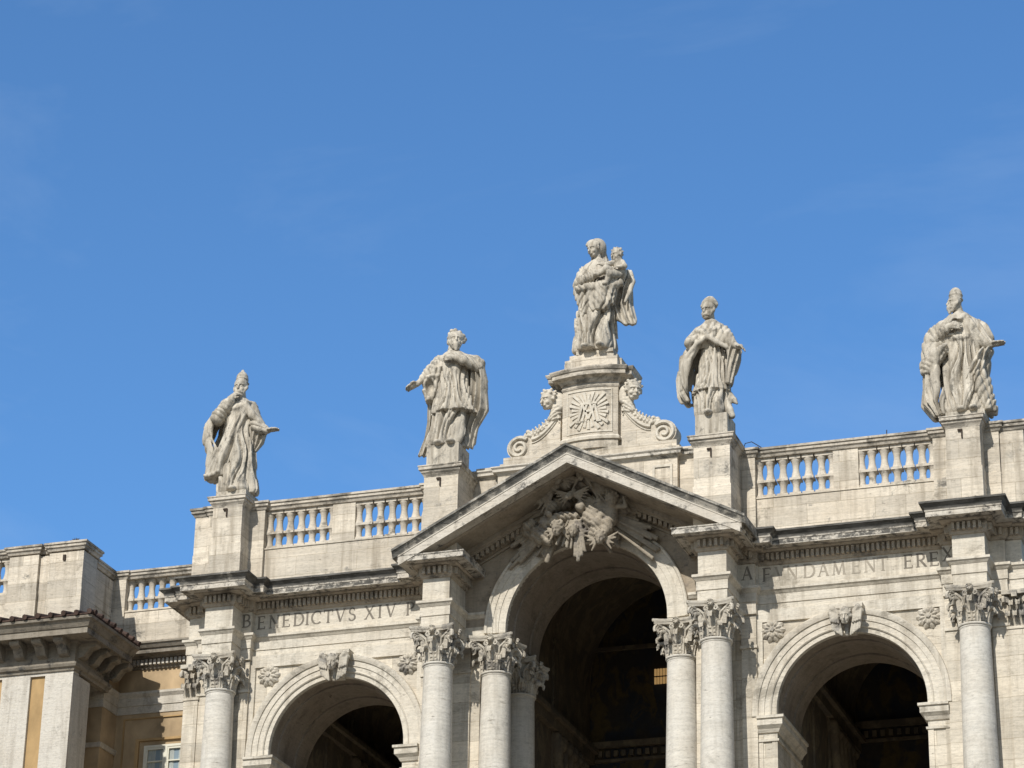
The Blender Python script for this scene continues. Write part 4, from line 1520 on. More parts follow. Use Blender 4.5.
# ------------------------------------------------------------------ inscriptions
def letter(ch):
    """strokes (x0,z0,x1,z1,halfwidth) in a unit-high letter, plus width"""
    T, N = 0.075, 0.038
    S = []
    def ser(x, z, w=0.13):
        S.append((x - w, z, x + w, z, 0.028))
    def arc(cx, cz, rx, rz, a0, a1, n=10, t0=N, t1=T):
        pts = [(cx + rx * math.cos(a0 + (a1 - a0) * i / n), cz + rz * math.sin(a0 + (a1 - a0) * i / n)) for i in range(n + 1)]
        for (p, q) in zip(pts[:-1], pts[1:]):
            ang = math.atan2(q[1] - p[1], q[0] - p[0])
            S.append((p[0], p[1], q[0], q[1], t0 + (t1 - t0) * abs(math.sin(ang))))
    if ch in 'BPRDEFIN TM':
        pass
    if ch == 'I':
        S.append((0.13, 0, 0.13, 1, T)); ser(0.13, 0.03); ser(0.13, 0.97); return S, 0.26
    if ch in 'EF':
        S.append((0.12, 0, 0.12, 1, T)); ser(0.1, 0.03, 0.1); S.append((0, 0.97, 0.55, 0.97, N)); S.append((0.12, 0.52, 0.46, 0.52, N))
        S.append((0.55, 0.99, 0.55, 0.82, 0.03)); S.append((0.46, 0.6, 0.46, 0.44, 0.025))
        if ch == 'E':
            S.append((0.0, 0.03, 0.58, 0.03, N)); S.append((0.58, 0.01, 0.58, 0.2, 0.03))
        return S, 0.6
    if ch in 'BPR':
        S.append((0.12, 0, 0.12, 1, T)); ser(0.12, 0.03); S.append((0, 0.97, 0.3, 0.97, N))
        arc(0.3, 0.735, 0.25, 0.235, PI / 2, -PI / 2)
        S.append((0.12, 0.5, 0.3, 0.5, N))
        if ch == 'B':
            arc(0.33, 0.265, 0.28, 0.235, PI / 2, -PI / 2); S.append((0.1, 0.03, 0.34, 0.03, N))
        if ch == 'R':
            S.append((0.3, 0.5, 0.66, 0.02, T)); S.append((0.58, 0.03, 0.74, 0.03, 0.028))
        return S, 0.64
    if ch == 'D':
        S.append((0.12, 0, 0.12, 1, T)); S.append((0, 0.03, 0.35, 0.03, N)); S.append((0, 0.97, 0.35, 0.97, N))
        arc(0.34, 0.5, 0.42, 0.47, PI / 2, -PI / 2, 14); return S, 0.78
    if ch == 'C':
        arc(0.45, 0.5, 0.40, 0.47, 0.28 * PI, 1.74 * PI, 18); S.append((0.72, 0.95, 0.72, 0.72, 0.03)); return S, 0.78
    if ch == 'S':
        arc(0.28, 0.74, 0.20, 0.23, 0.15 * PI, 1.5 * PI, 12, N, T * 0.8); arc(0.28, 0.26, 0.23, 0.24, 0.5 * PI, -0.85 * PI, 12, N, T * 0.9)
        S.append((0.46, 0.96, 0.46, 0.76, 0.025)); S.append((0.06, 0.04, 0.06, 0.25, 0.025)); return S, 0.54
    if ch == 'T':
        S.append((0.36, 0, 0.36, 1, T)); ser(0.36, 0.03); S.append((0.02, 0.97, 0.70, 0.97, N))
        S.append((0.03, 1.0, 0.03, 0.8, 0.03)); S.append((0.69, 1.0, 0.69, 0.8, 0.03)); return S, 0.72
    if ch in 'VA':
        f = (lambda z: z) if ch == 'V' else (lambda z: 1 - z)
        a, b = (T, N) if ch == 'V' else (N, T)
        S.append((0.08, f(0.98), 0.38, f(0.02), a)); S.append((0.68, f(0.98), 0.38, f(0.02), b))
        ser(0.08, f(0.97), 0.11); ser(0.68, f(0.97), 0.11)
        if ch == 'A':
            S.append((0.2, 0.36, 0.57, 0.36, N))
        return S, 0.76
    if ch == 'N':
        S.append((0.12, 0, 0.12, 1, N)); S.append((0.70, 0, 0.70, 1, N)); S.append((0.10, 1, 0.70, 0.0, T))
        ser(0.12, 0.03, 0.11); ser(0.70, 0.97, 0.11); ser(0.08, 0.97, 0.08); return S, 0.82
    if ch == 'M':
        S.append((0.10, 0, 0.17, 1, N)); S.append((0.17, 1, 0.46, 0.02, T)); S.append((0.46, 0.02, 0.76, 1, N)); S.append((0.76, 1, 0.83, 0, T))
        ser(0.10, 0.03, 0.1); ser(0.83, 0.03, 0.11); return S, 0.94
    if ch == 'X':
        S.append((0.08, 1, 0.68, 0, T)); S.append((0.66, 1, 0.08, 0, N)); ser(0.08, 0.97, 0.1); ser(0.66, 0.97, 0.1); ser(0.08, 0.03, 0.1); ser(0.68, 0.03, 0.1)
        return S, 0.76
    S.append((0.05, 0.03, 0.12, 0.03, 0.05))
    return S, 0.2


def inscription(items, zb, h, name, mat, fmat=None, faded=()):
    A, B = MB(), MB()
    for i, (ch, xc, y) in enumerate(items):
        S, w = letter(ch)
        mb = B if i in faded else A
        for q, (x0, z0, x1, z1, t) in enumerate(S):
            if math.hypot(x1 - x0, z1 - z0) < 1e-4:
                continue
            y0 = y - 0.006 - 0.0004 * (q % 9)
            mb.bar2(xc + (x0 - w / 2) * h, zb + z0 * h, xc + (x1 - w / 2) * h, zb + z1 * h, t * h, t * h, y0, y + 0.02)
    o = part(name, A, mat, church)
    if B.v:
        part('faded_letters', B, fmat, o)


xsL = [-11.37, -10.98, -10.53, -10.12, -9.69, -9.39, -9.08, -8.67, -8.25, -7.86, -7.26, -6.91, -6.54, -5.88]
inscription([(c, x, 0.30 if i == 0 else 0.60) for i, (c, x) in enumerate(zip('BENEDICTVSXIVP', xsL))], 2.10, 0.44, 'inscription', m_letter)
xsR = [5.12, 5.66, 6.08, 6.45, 6.97, 7.41, 7.89, 8.41, 8.84, 9.23, 9.55, 10.0, 10.38, 10.78, 11.25]
inscription([(c, x, 0.30 if i in (0, 14) else 0.60) for i, (c, x) in enumerate(zip('AFVNDAMENT.EREX', xsR))], 2.10, 0.44, 'inscription', m_letter, m_letter_f, (2, 3, 4, 5, 6, 7, 8, 9, 10))

# ------------------------------------------------------------------ inside the loggia
inn = MB()
inn.box(-13.4, 13.4, 11.5, 11.9, -9.0, 6.8)
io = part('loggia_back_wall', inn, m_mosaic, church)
mo = MB()
for z, h, d in ((0.6, 0.22, 0.2), (0.12, 0.1, 0.1), (4.1, 0.14, 0.12)):
    mo.box(-13.0, 13.0, 11.5 - d, 11.52, z, z + h)
for i in range(90):
    x = -12.5 + i * 0.28
    mo.box(x, x + 0.14, 11.36, 11.51, 0.30, 0.50)
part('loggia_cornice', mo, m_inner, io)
for cx, r, zc in ((0.0, 3.3, 3.0), (AX, 2.22, 1.1), (-AX, 2.22, 1.1)):
    vt = MB()
    a, b = arch_points(cx, zc, r, -9.0, 36), arch_points(cx, zc, r + 0.25, -9.0, 36)
    for i in range(len(a) - 1):
        vt.prism([a[i], a[i + 1], b[i + 1], b[i]], 3.62, 11.48)
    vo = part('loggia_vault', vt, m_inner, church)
    rb = MB()
    for yy in (5.0, 7.2):
        c0 = arch_points(cx, zc, r - 0.07, -9.0, 36)
        for i in range(len(c0) - 1):
            rb.prism([c0[i], c0[i + 1], a[i + 1], a[i]], yy, yy + 0.5)
    zc2 = zc - 2.6 if cx == 0 else zc - 1.0
    for sg in (-1, 1):
        x0, x1 = sorted((cx + sg * (r - 0.35), cx + sg * r))
        rb.box(x0, x1, 3.7, 11.4, zc2, zc2 + 0.16)
        x0, x1 = sorted((cx + sg * (r - 0.2), cx + sg * r))
        rb.box(x0, x1, 3.7, 11.4, zc2 - 0.35, zc2 - 0.02)
    part('vault_rib', rb, m_inner, vo)
    # carved stone figures on the side wall, dim inside
    cv = Vol((-0.5, -1.6, -1.6), (0.6, 1.6, 0.2), 0.05)
    for i in range(5):
        yy = -1.2 + 0.6 * i
        cv.cap((0, yy, -0.1), (0.1, yy + 0.1, -1.5), 0.22, 0.16, 0.08)
        cv.ell((0.12, yy + 0.2, -0.35), (0.2, 0.2, 0.2), 0.06)
    carve('wall_carving', cv, m_inner, vo, (cx - r + 0.1, 8.6, zc2 - 0.45))
gw = MB()
for r_ in range(2):
    for i in range(6):
        gw.box(-0.95 + 0.10 * i, -0.88 + 0.10 * i, 11.28, 11.33, 2.72 + 0.30 * r_, 2.96 + 0.30 * r_)
part('lit_grille', gw, m_gilt, io)

# ------------------------------------------------------------------ statues
ST = []
def statue(name, label, base, plinth, build, sz=1.065, h=0.02):
    t = thing(name, label, 'statue', base, 'statues on the roofline')
    x0, x1, y0, y1, ph = plinth
    pm = MB().box(x0, x1, y0, y1, 0, ph)
    part('plinth', pm, m_statue, t, at=base)
    for nm, vol in build(h).items():
        if nm in ('cope', 'mantle'):
            vol.smooth()
        carve(nm, vol, m_statue, t, (base[0], base[1], base[2] + ph), sz)
    return t


def box_vol(h, x=1.45, y=0.95, z=4.5):
    return Vol((-x, -y, -0.12), (x, y, z), h)


def pope_left(h):
    """hand to the chin, other arm out to the right"""
    v = box_vol(h, 1.6)
    v.robe([(0.0, -0.52, 0.66, -0.48, 0.45), (0.12, -0.55, 0.70, -0.52, 0.45), (0.7, -0.46, 0.57, -0.46, 0.42), (1.4, -0.45, 0.52, -0.48, 0.42), (2.0, -0.48, 0.50, -0.44, 0.42),
            (2.6, -0.50, 0.47, -0.40, 0.40), (2.95, -0.52, 0.48, -0.38, 0.36), (3.12, -0.40, 0.38, -0.30, 0.30), (3.3, -0.12, 0.16, -0.2, 0.2)],
           [(13, 0.13, 0.25, 0.4, -0.3, 2.0), (7, 0.09, -0.5, 1.0, -0.3, 2.6), (23, 0.04, 0.1, 0.0, -0.3, 2.2)], seed=1.0)
    v.drape(0.035, 0.16, 0.08, 0.4, 0.1, 2.4, 0.6)
    v.cap((0.03, 0.02, 3.1), (0.04, -0.08, 3.45), 0.17, 0.15)
    v.head((0.05, -0.14, 3.60), 0.245, 0.05, -0.12, 0.45)
    v.chain([(-0.12, -0.50, 3.06), (-0.06, -0.5, 3.14)], [0.12, 0.1], 0.03)
    v.hand((-0.10, -0.50, 3.12), (0.65, 0.25, 0.7), (-0.3, -0.9, 0.2), 0.40, 0.5)
    v.chain([(0.9, -0.2, 2.05), (1.16, -0.24, 1.96)], [0.13, 0.095], 0.03)
    v.hand((1.16, -0.24, 1.97), (1, -0.1, 0.05), (0.0, 0.1, 1), 0.46, 0.12)
    v.ell((0.15, -0.50, 0.06), (0.13, 0.2, 0.09), 0.03)
    # sleeves
    a = box_vol(h, 1.6)
    a.chain([(-0.48, 0.0, 2.98), (-0.62, -0.30, 2.58), (-0.30, -0.44, 2.88), (-0.15, -0.48, 3.02)], [0.22, 0.24, 0.2, 0.15], 0.08)
    a.chain([(0.42, 0.0, 2.92), (0.72, -0.12, 2.25), (1.0, -0.2, 2.02)], [0.2, 0.22, 0.17], 0.06)
    a.drape(0.032, 0.17, 1.1, 0.9, warp=1.2)
    a.ell((0.98, -0.2, 1.98), (0.10, 0.13, 0.14), 0.03, True)
    v.D = np.minimum(v.D, a.D)
    m = box_vol(h, 1.6)
    m.ell((0.05, -0.06, 3.88), (0.20, 0.21, 0.27), 0.03)
    for z in (3.74, 3.87, 3.99):
        m.ell((0.05, -0.07, z), (0.245 - (z - 3.74) * 0.25, 0.255 - (z - 3.74) * 0.25, 0.045), 0.012)
    m.cap((0.05, -0.06, 4.10), (0.05, -0.06, 4.17), 0.05)
    c = box_vol(h, 1.6)
    # cope: over the shoulders, bellying out on the left, its front edge crossing down to the left
    c.robe([(2.45, -0.95, 0.52, -0.34, 0.50), (2.8, -0.92, 0.58, -0.38, 0.5), (3.06, -0.58, 0.46, -0.34, 0.38), (3.2, -0.24, 0.24, -0.26, 0.28)], [(9, 0.08, 0.8, 0.3, 2.3, 3.0)], seed=2.2)
    c.ell((-0.52, -0.5, 2.45), (0.22, 0.30, 0.30), 0.03, True)
    c.shell([(0.58, -1.02, 0.0, -0.44, 0.35), (0.9, -0.98, 0.10, -0.50, 0.40), (1.4, -0.98, 0.26, -0.54, 0.46), (1.9, -1.14, 0.40, -0.54, 0.52), (2.4, -1.22, 0.52, -0.46, 0.55), (2.7, -1.08, 0.56, -0.40, 0.5)],
            [(11, 0.10, 0.6, 0.3, 0.3, 2.8), (19, 0.045, -0.4, 1.1, 0.3, 2.8)], 0.10,
            [(0.4, -0.30, 1.2, 0.0), (0.9, -0.34, 1.0, 0.0), (1.4, -0.52, 0.9, -0.02), (1.9, -0.88, 0.8, -0.02), (2.4, -0.96, 0.6, -0.04), (2.65, -0.80, 0.5, -0.10)],
            2.2, (0.03, 0.2, -0.3, 0.7))
    # front panel crossing from the right shoulder down to the left hem
    q = box_vol(h, 1.6)
    q.robe([(0.58, -0.98, -0.34, -0.46, 0.1), (0.66, -0.98, -0.32, -0.48, 0.1), (1.2, -0.66, -0.02, -0.56, 0.1), (1.7, -0.46, 0.18, -0.54, 0.1), (2.2, -0.30, 0.34, -0.50, 0.1), (2.7, -0.16, 0.46, -0.42, 0.1), (2.95, -0.1, 0.46, -0.36, 0.1)],
           [(7, 0.06, 0.5, 0.2, 0.3, 2.9)], seed=1.1)
    q.drape(0.05, 0.17, -0.42, 0.7, 0.5, 3.0, 0.6)
    c.D = np.minimum(c.D, q.D)
    c.sheet([(1.42, 0.56, 0.05, 0.3, 0.10, 0.05, 3, 0, 0.06), (1.7, 0.66, 0.02, 0.3, 0.24, 0.07, 3, 0, 0.06), (2.1, 0.80, -0.08, 0.2, 0.26, 0.05, 3, 0, 0.07), (2.3, 0.74, -0.06, 0.2, 0.22, 0.04, 3, 0, 0.07)])
    c.hem([(-0.42, -0.44, 0.68), (-0.20, -0.54, 1.4), (0.1, -0.50, 2.05), (0.36, -0.38, 2.7), (0.42, -0.32, 2.95)], [0.09, 0.10, 0.10, 0.09, 0.08])
    c.hem([(-0.95, -0.1, 0.62), (-0.66, -0.42, 0.60), (-0.40, -0.42, 0.66)], [0.07, 0.08, 0.08])
    # broad collar
    c.hem([(-0.40, -0.28, 3.06), (-0.05, -0.44, 2.84), (0.16, -0.44, 2.86), (0.44, -0.28, 3.02)], [0.14, 0.14, 0.14, 0.13])
    c.chain([(0.34, -0.34, 2.92), (0.60, -0.30, 2.52), (0.92, -0.24, 2.22)], [0.10, 0.13, 0.07], 0.06)
    return {'figure': v, 'tiara': m, 'cope': c}


def saint_bareheaded(h):
    """bearded, one arm out low to the left, the other bent across the chest"""
    v = box_vol(h, 1.5)
    v.robe([(0.0, -0.5, 0.72, -0.5, 0.42), (0.15, -0.5, 0.74, -0.52, 0.42), (0.6, -0.38, 0.72, -0.46, 0.4), (1.2, -0.26, 0.74, -0.42, 0.4), (1.6, -0.22, 0.76, -0.4, 0.4)],
           [(9, 0.14, -0.7, 0.9, -0.3, 1.9), (17, 0.06, 0.2, 0.2, -0.3, 1.9)], seed=0.3)
    # rochet with a pleated hem
    v.robe([(1.10, -0.34, 1.02, -0.58, 0.46), (1.18, -0.33, 1.0, -0.58, 0.46), (1.7, -0.24, 0.86, -0.50, 0.42), (2.2, -0.26, 0.74, -0.42, 0.4), (2.7, -0.34, 0.72, -0.40, 0.38), (2.95, -0.28, 0.74, -0.34, 0.32),
            (3.08, -0.12, 0.6, -0.26, 0.26), (3.2, 0.1, 0.46, -0.2, 0.2)],
           [(17, 0.08, 0.2, 0.2, 0.6, 2.4), (8, 0.06, -0.6, 0.5, 0.6, 2.9)], seed=1.9)
    v.drape(0.03, 0.13, -0.12, 2.4, 0.1, 2.6, 0.5)
    v.cap((0.28, 0, 3.0), (0.32, -0.08, 3.35), 0.16, 0.15)
    v.head((0.36, -0.16, 3.50), 0.235, 0.45, 0.02, 0.75)
    # parted hair, long locks behind the ear
    v.ell((0.32, -0.02, 3.62), (0.28, 0.28, 0.24), 0.03)
    for i in range(14):
        t = i * 0.45 - 1.6
        v.ell((0.31 + 0.27 * math.sin(t), -0.06 - 0.16 * math.cos(2 * t), 3.60 + 0.20 * math.cos(t)), (0.075, 0.10, 0.07), 0.015)
    for i in range(6):
        y = 0.16 - 0.06 * i
        v.chain([(0.26 - 0.01 * i, y + 0.02, 3.62), (0.17 + 0.015 * (i % 3), y + 0.02, 3.4), (0.12 + 0.04 * (i % 2), y, 3.2 + 0.03 * (i % 3)), (0.20, y, 3.04)], [0.075, 0.07, 0.05, 0.02], 0.012)
    v.chain([(-0.62, -0.28, 2.32), (-0.84, -0.34, 2.12)], [0.11, 0.085], 0.03)
    v.hand((-0.84, -0.34, 2.12), (-0.85, -0.25, -0.35), (0.2, 0.5, 0.9), 0.46, 0.25, -1)
    v.chain([(0.68, -0.5, 2.69), (0.45, -0.55, 2.76)], [0.10, 0.085], 0.03)
    v.hand((0.44, -0.55, 2.76), (-1, -0.1, 0.12), (0, -1, 0.2), 0.42, 0.35)
    for e in (0.0, 0.42):
        v.ell((e, -0.52, 0.05), (0.14, 0.2, 0.09), 0.03)
    a = box_vol(h, 1.5)
    a.chain([(-0.2, -0.05, 2.88), (-0.46, -0.18, 2.50), (-0.68, -0.28, 2.28)], [0.22, 0.22, 0.14], 0.06)
    a.chain([(0.74, 0.0, 2.80), (1.16, -0.16, 2.52), (0.78, -0.46, 2.66), (0.62, -0.50, 2.72)], [0.18, 0.16, 0.14, 0.12], 0.06)
    a.drape(0.035, 0.15, 0.6, 1.9, warp=1.2)
    v.D = np.minimum(v.D, a.D)
    c = box_vol(h, 1.5)
    # short cape over the shoulders
    c.robe([(1.55, -0.62, -0.28, -0.35, 0.35), (1.9, -0.70, -0.06, -0.40, 0.35), (2.3, -0.74, 0.1, -0.42, 0.42), (2.56, -0.55, 0.16, -0.44, 0.42), (2.62, -0.52, 1.20, -0.36, 0.42), (2.8, -0.42, 1.16, -0.42, 0.42), (2.95, -0.28, 0.86, -0.42, 0.38), (3.1, -0.05, 0.62, -0.34, 0.34), (3.2, 0.1, 0.46, -0.24, 0.24)],
           [(9, 0.07, 1.0, 0.2, 1.5, 3.0)], seed=0.8)
    c.drape(0.05, 0.18, 0.75, 0.4, 1.7, 3.1, 0.7)
    c.ell((-0.42, -0.45, 1.95), (0.16, 0.3, 0.30), 0.04, True)
    # mantle hanging each side
    c.sheet([(-0.1, -0.62, 0.15, 0.5, 0.30, 0.08, 4, 0.3, 0.05), (0.5, -0.42, 0.15, 0.4, 0.28, 0.09, 4, 0.3, 0.05), (1.0, -0.40, 0.12, 0.4, 0.22, 0.08, 4, 0.3, 0.05), (1.8, -0.36, 0.1, 0.3, 0.26, 0.06, 3, 0, 0.05), (2.3, -0.52, -0.05, 0.3, 0.3, 0.04, 3, 0, 0.06)])
    c.sheet([(0.05, 0.70, 0.2, 0.1, 0.20, 0.09, 3, 0.9, 0.06), (0.7, 0.82, 0.15, 0.0, 0.26, 0.11, 3, 0.6, 0.06), (1.2, 1.02, 0.1, -0.1, 0.38, 0.14, 3, 0.3, 0.06), (1.7, 1.10, 0.02, -0.2, 0.28, 0.15, 3, 0.1, 0.06), (2.1, 1.12, -0.02, -0.3, 0.30, 0.13, 3, 0, 0.06), (2.5, 1.10, -0.10, -0.4, 0.24, 0.08, 3, 0, 0.07), (2.76, 1.08, -0.13, -0.4, 0.22, 0.03, 2, 0, 0.09)])
    c.chain([(0.6, 0.05, 2.96), (1.02, 0.0, 2.82), (1.26, -0.12, 2.64)], [0.14, 0.15, 0.12], 0.06)
    c.sheet([(0.2, 0.62, 0.32, 0.1, 0.34, 0.06, 4, 0.2, 0.06), (1.5, 0.72, 0.30, 0.1, 0.42, 0.07, 4, 0.2, 0.06), (2.8, 0.72, 0.15, 0.0, 0.40, 0.05, 4, 0, 0.08)])
    # stole edge down the front and the cape's gathered lower edge
    c.hem([(0.36, -0.50, 2.75), (0.15, -0.54, 2.1), (-0.12, -0.60, 1.5), (-0.33, -0.54, 0.9), (-0.42, -0.5, 0.3)], [0.08, 0.09, 0.09, 0.08, 0.07])
    c.hem([(-0.5, -0.30, 2.3), (-0.2, -0.48, 2.28), (0.25, -0.53, 2.3), (0.6, -0.5, 2.5), (0.85, -0.40, 2.75)], [0.06, 0.07, 0.08, 0.08, 0.06])
    return {'figure': v, 'mantle': c}


def madonna(h):
    v = box_vol(h, 1.3)
    v.robe([(0.0, -0.70, 0.46, -0.48, 0.42), (0.12, -0.72, 0.48, -0.52, 0.42), (0.7, -0.66, 0.46, -0.50, 0.42), (1.4, -0.56, 0.50, -0.48, 0.42), (2.0, -0.52, 0.50, -0.42, 0.40), (2.5, -0.55, 0.5, -0.40, 0.38),
            (2.8, -0.48, 0.45, -0.35, 0.33), (2.98, -0.30, 0.32, -0.28, 0.28), (3.1, -0.12, 0.14, -0.2, 0.2)],
           [(11, 0.14, 0.5, 0.2, -0.3, 1.6), (7, 0.10, 1.1, 0.9, -0.3, 2.3), (21, 0.05, -0.2, 0.0, -0.3, 1.8)], seed=0.6)
    v.drape(0.04, 0.15, 0.25, 1.0, 0.1, 2.9, 0.6)
    v.cap((0.0, 0.0, 2.9), (-0.05, -0.1, 3.3), 0.14, 0.12)
    v.head((-0.11, -0.20, 3.42), 0.23, -0.55, -0.28)
    # waved hair round the brow
    for i in range(9):
        t = -1.15 + 0.29 * i
        v.ell((-0.13 + 0.20 * math.sin(t), -0.24 - 0.06 * math.cos(t), 3.46 + 0.16 * math.cos(t)), (0.065, 0.08, 0.06), 0.012)
    v.hand((0.14, -0.6, 2.40), (0.9, -0.1, 0.4), (-0.1, -1, 0.1), 0.36, 0.4)
    for e in (-0.3, 0.2):
        v.ell((e, -0.52, 0.05), (0.13, 0.2, 0.09), 0.03)
    a = box_vol(h, 1.3)
    a.chain([(-0.48, -0.05, 2.72), (-0.52, -0.35, 2.26), (-0.10, -0.56, 2.30), (0.12, -0.6, 2.40)], [0.19, 0.19, 0.15, 0.09], 0.06)
    a.chain([(0.42, -0.05, 2.72), (0.78, -0.25, 2.3), (0.55, -0.55, 2.15)], [0.18, 0.18, 0.12], 0.06)
    a.drape(0.045, 0.12, 0.3, 0.5, warp=0.8)
    v.D = np.minimum(v.D, a.D)
    # child
    k = box_vol(h, 1.3)
    k.head((0.70, -0.44, 3.08), 0.205, -0.6, -0.15, 0, 0.5)
    k.cap((0.72, -0.38, 2.90), (0.80, -0.36, 2.50), 0.16, 0.21, 0.06)
    k.chain([(0.60, -0.45, 2.84), (0.40, -0.6, 2.72), (0.20, -0.55, 2.80)], [0.09, 0.085, 0.055], 0.03)
    k.hand((0.2, -0.55, 2.80), (-1, 0, 0.1), (0, -0.5, 1), 0.2, 0.3)
    k.chain([(0.88, -0.42, 2.82), (1.0, -0.55, 2.62), (0.86, -0.66, 2.58)], [0.09, 0.08, 0.055], 0.03)
    k.hand((0.86, -0.66, 2.58), (-1, -0.3, 0.0), (0, -0.5, 1), 0.2, 0.3)
    k.chain([(0.72, -0.5, 2.44), (0.42, -0.72, 2.54), (0.16, -0.68, 2.40), (0.06, -0.76, 2.40)], [0.13, 0.12, 0.075, 0.045], 0.03)
    k.chain([(0.78, -0.45, 2.42), (0.55, -0.74, 2.34), (0.42, -0.70, 2.08), (0.34, -0.78, 2.04)], [0.13, 0.12, 0.075, 0.045], 0.03)
    k.D = np.roll(k.D, (int(round(0.05 / h)), 0, -int(round(0.10 / h))), (0, 1, 2))
    c = box_vol(h, 1.3)
    # veil open round the face, falling behind the shoulders
    c.ell((-0.06, -0.03, 3.50), (0.31, 0.28, 0.31), 0.04)
    c.robe([(2.75, -0.46, 0.42, -0.08, 0.38), (3.0, -0.30, 0.30, -0.06, 0.34), (3.2, -0.29, 0.24, -0.04, 0.28), (3.45, -0.30, 0.20, -0.03, 0.24)], [(11, 0.04, 0.3, 0, 2.6, 3.5)])
    c.ell((-0.16, -0.36, 3.40), (0.26, 0.25, 0.32), 0.02, True)
    c.robe([(0.9, -0.62, -0.1, -0.35, 0.45), (1.5, -0.60, 0.30, -0.52, 0.48), (1.95, -0.72, 0.46, -0.54, 0.48), (2.3, -0.76, 0.5, -0.46, 0.46), (2.7, -0.70, 0.5, -0.38, 0.42), (2.92, -0.5, 0.4, -0.32, 0.36), (3.05, -0.22, 0.22, -0.26, 0.3)],
           [(9, 0.12, 1.3, 0.4, 0.6, 2.9), (15, 0.05, -0.5, 0.8, 0.6, 2.9)], seed=1.2)
    c.drape(0.06, 0.19, -0.55, 2.2, 0.9, 3.0, 0.7)
    c.robe([(2.25, -0.46, 0.32, -1.0, -0.28), (2.6, -0.36, 0.34, -1.0, -0.22), (3.0, -0.15, 0.2, -1.0, -0.1)], cut=True)
    # gathered cloth at the waist falling in a point, and the flap blown to the right
    w = box_vol(h, 1.3)
    w.robe([(1.18, -0.10, 0.36, -0.62, -0.3), (1.4, -0.20, 0.58, -0.68, -0.2), (1.9, -0.2, 0.70, -0.68, -0.1), (2.12, -0.1, 0.66, -0.62, -0.1)], [(9, 0.07, 0.8, 0.2, 0.8, 2.4)])
    w.chain([(-0.6, -0.38, 2.05), (-0.15, -0.58, 1.96), (0.4, -0.60, 1.92), (0.85, -0.4, 2.05)], [0.11, 0.11, 0.12, 0.12], 0.08)
    w.drape(0.05, 0.16, 0.6, 0.3, warp=0.8)
    c.D = np.minimum(c.D, w.D)
    c.sheet([(0.80, 1.06, 0.0, 0.25, 0.20, 0.05, 2, 0, 0.06), (1.0, 0.94, 0.0, 0.25, 0.34, 0.08, 3, 0, 0.06), (1.5, 0.80, 0.0, 0.25, 0.36, 0.11, 3, 0.4, 0.06), (2.0, 0.86, -0.02, 0.2, 0.28, 0.10, 3, 0.4, 0.07), (2.4, 1.00, -0.05, 0.4, 0.17, 0.05, 2, 0, 0.08), (2.6, 0.98, -0.05, 0.4, 0.12, 0.03, 2, 0, 0.08)])
    c.chain([(1.10, -0.08, 2.5), (1.17, -0.06, 2.2), (1.08, -0.12, 1.85), (0.95, -0.2, 1.5)], [0.06, 0.08, 0.08, 0.05])
    return {'figure': v, 'child_figure': k, 'mantle': c}


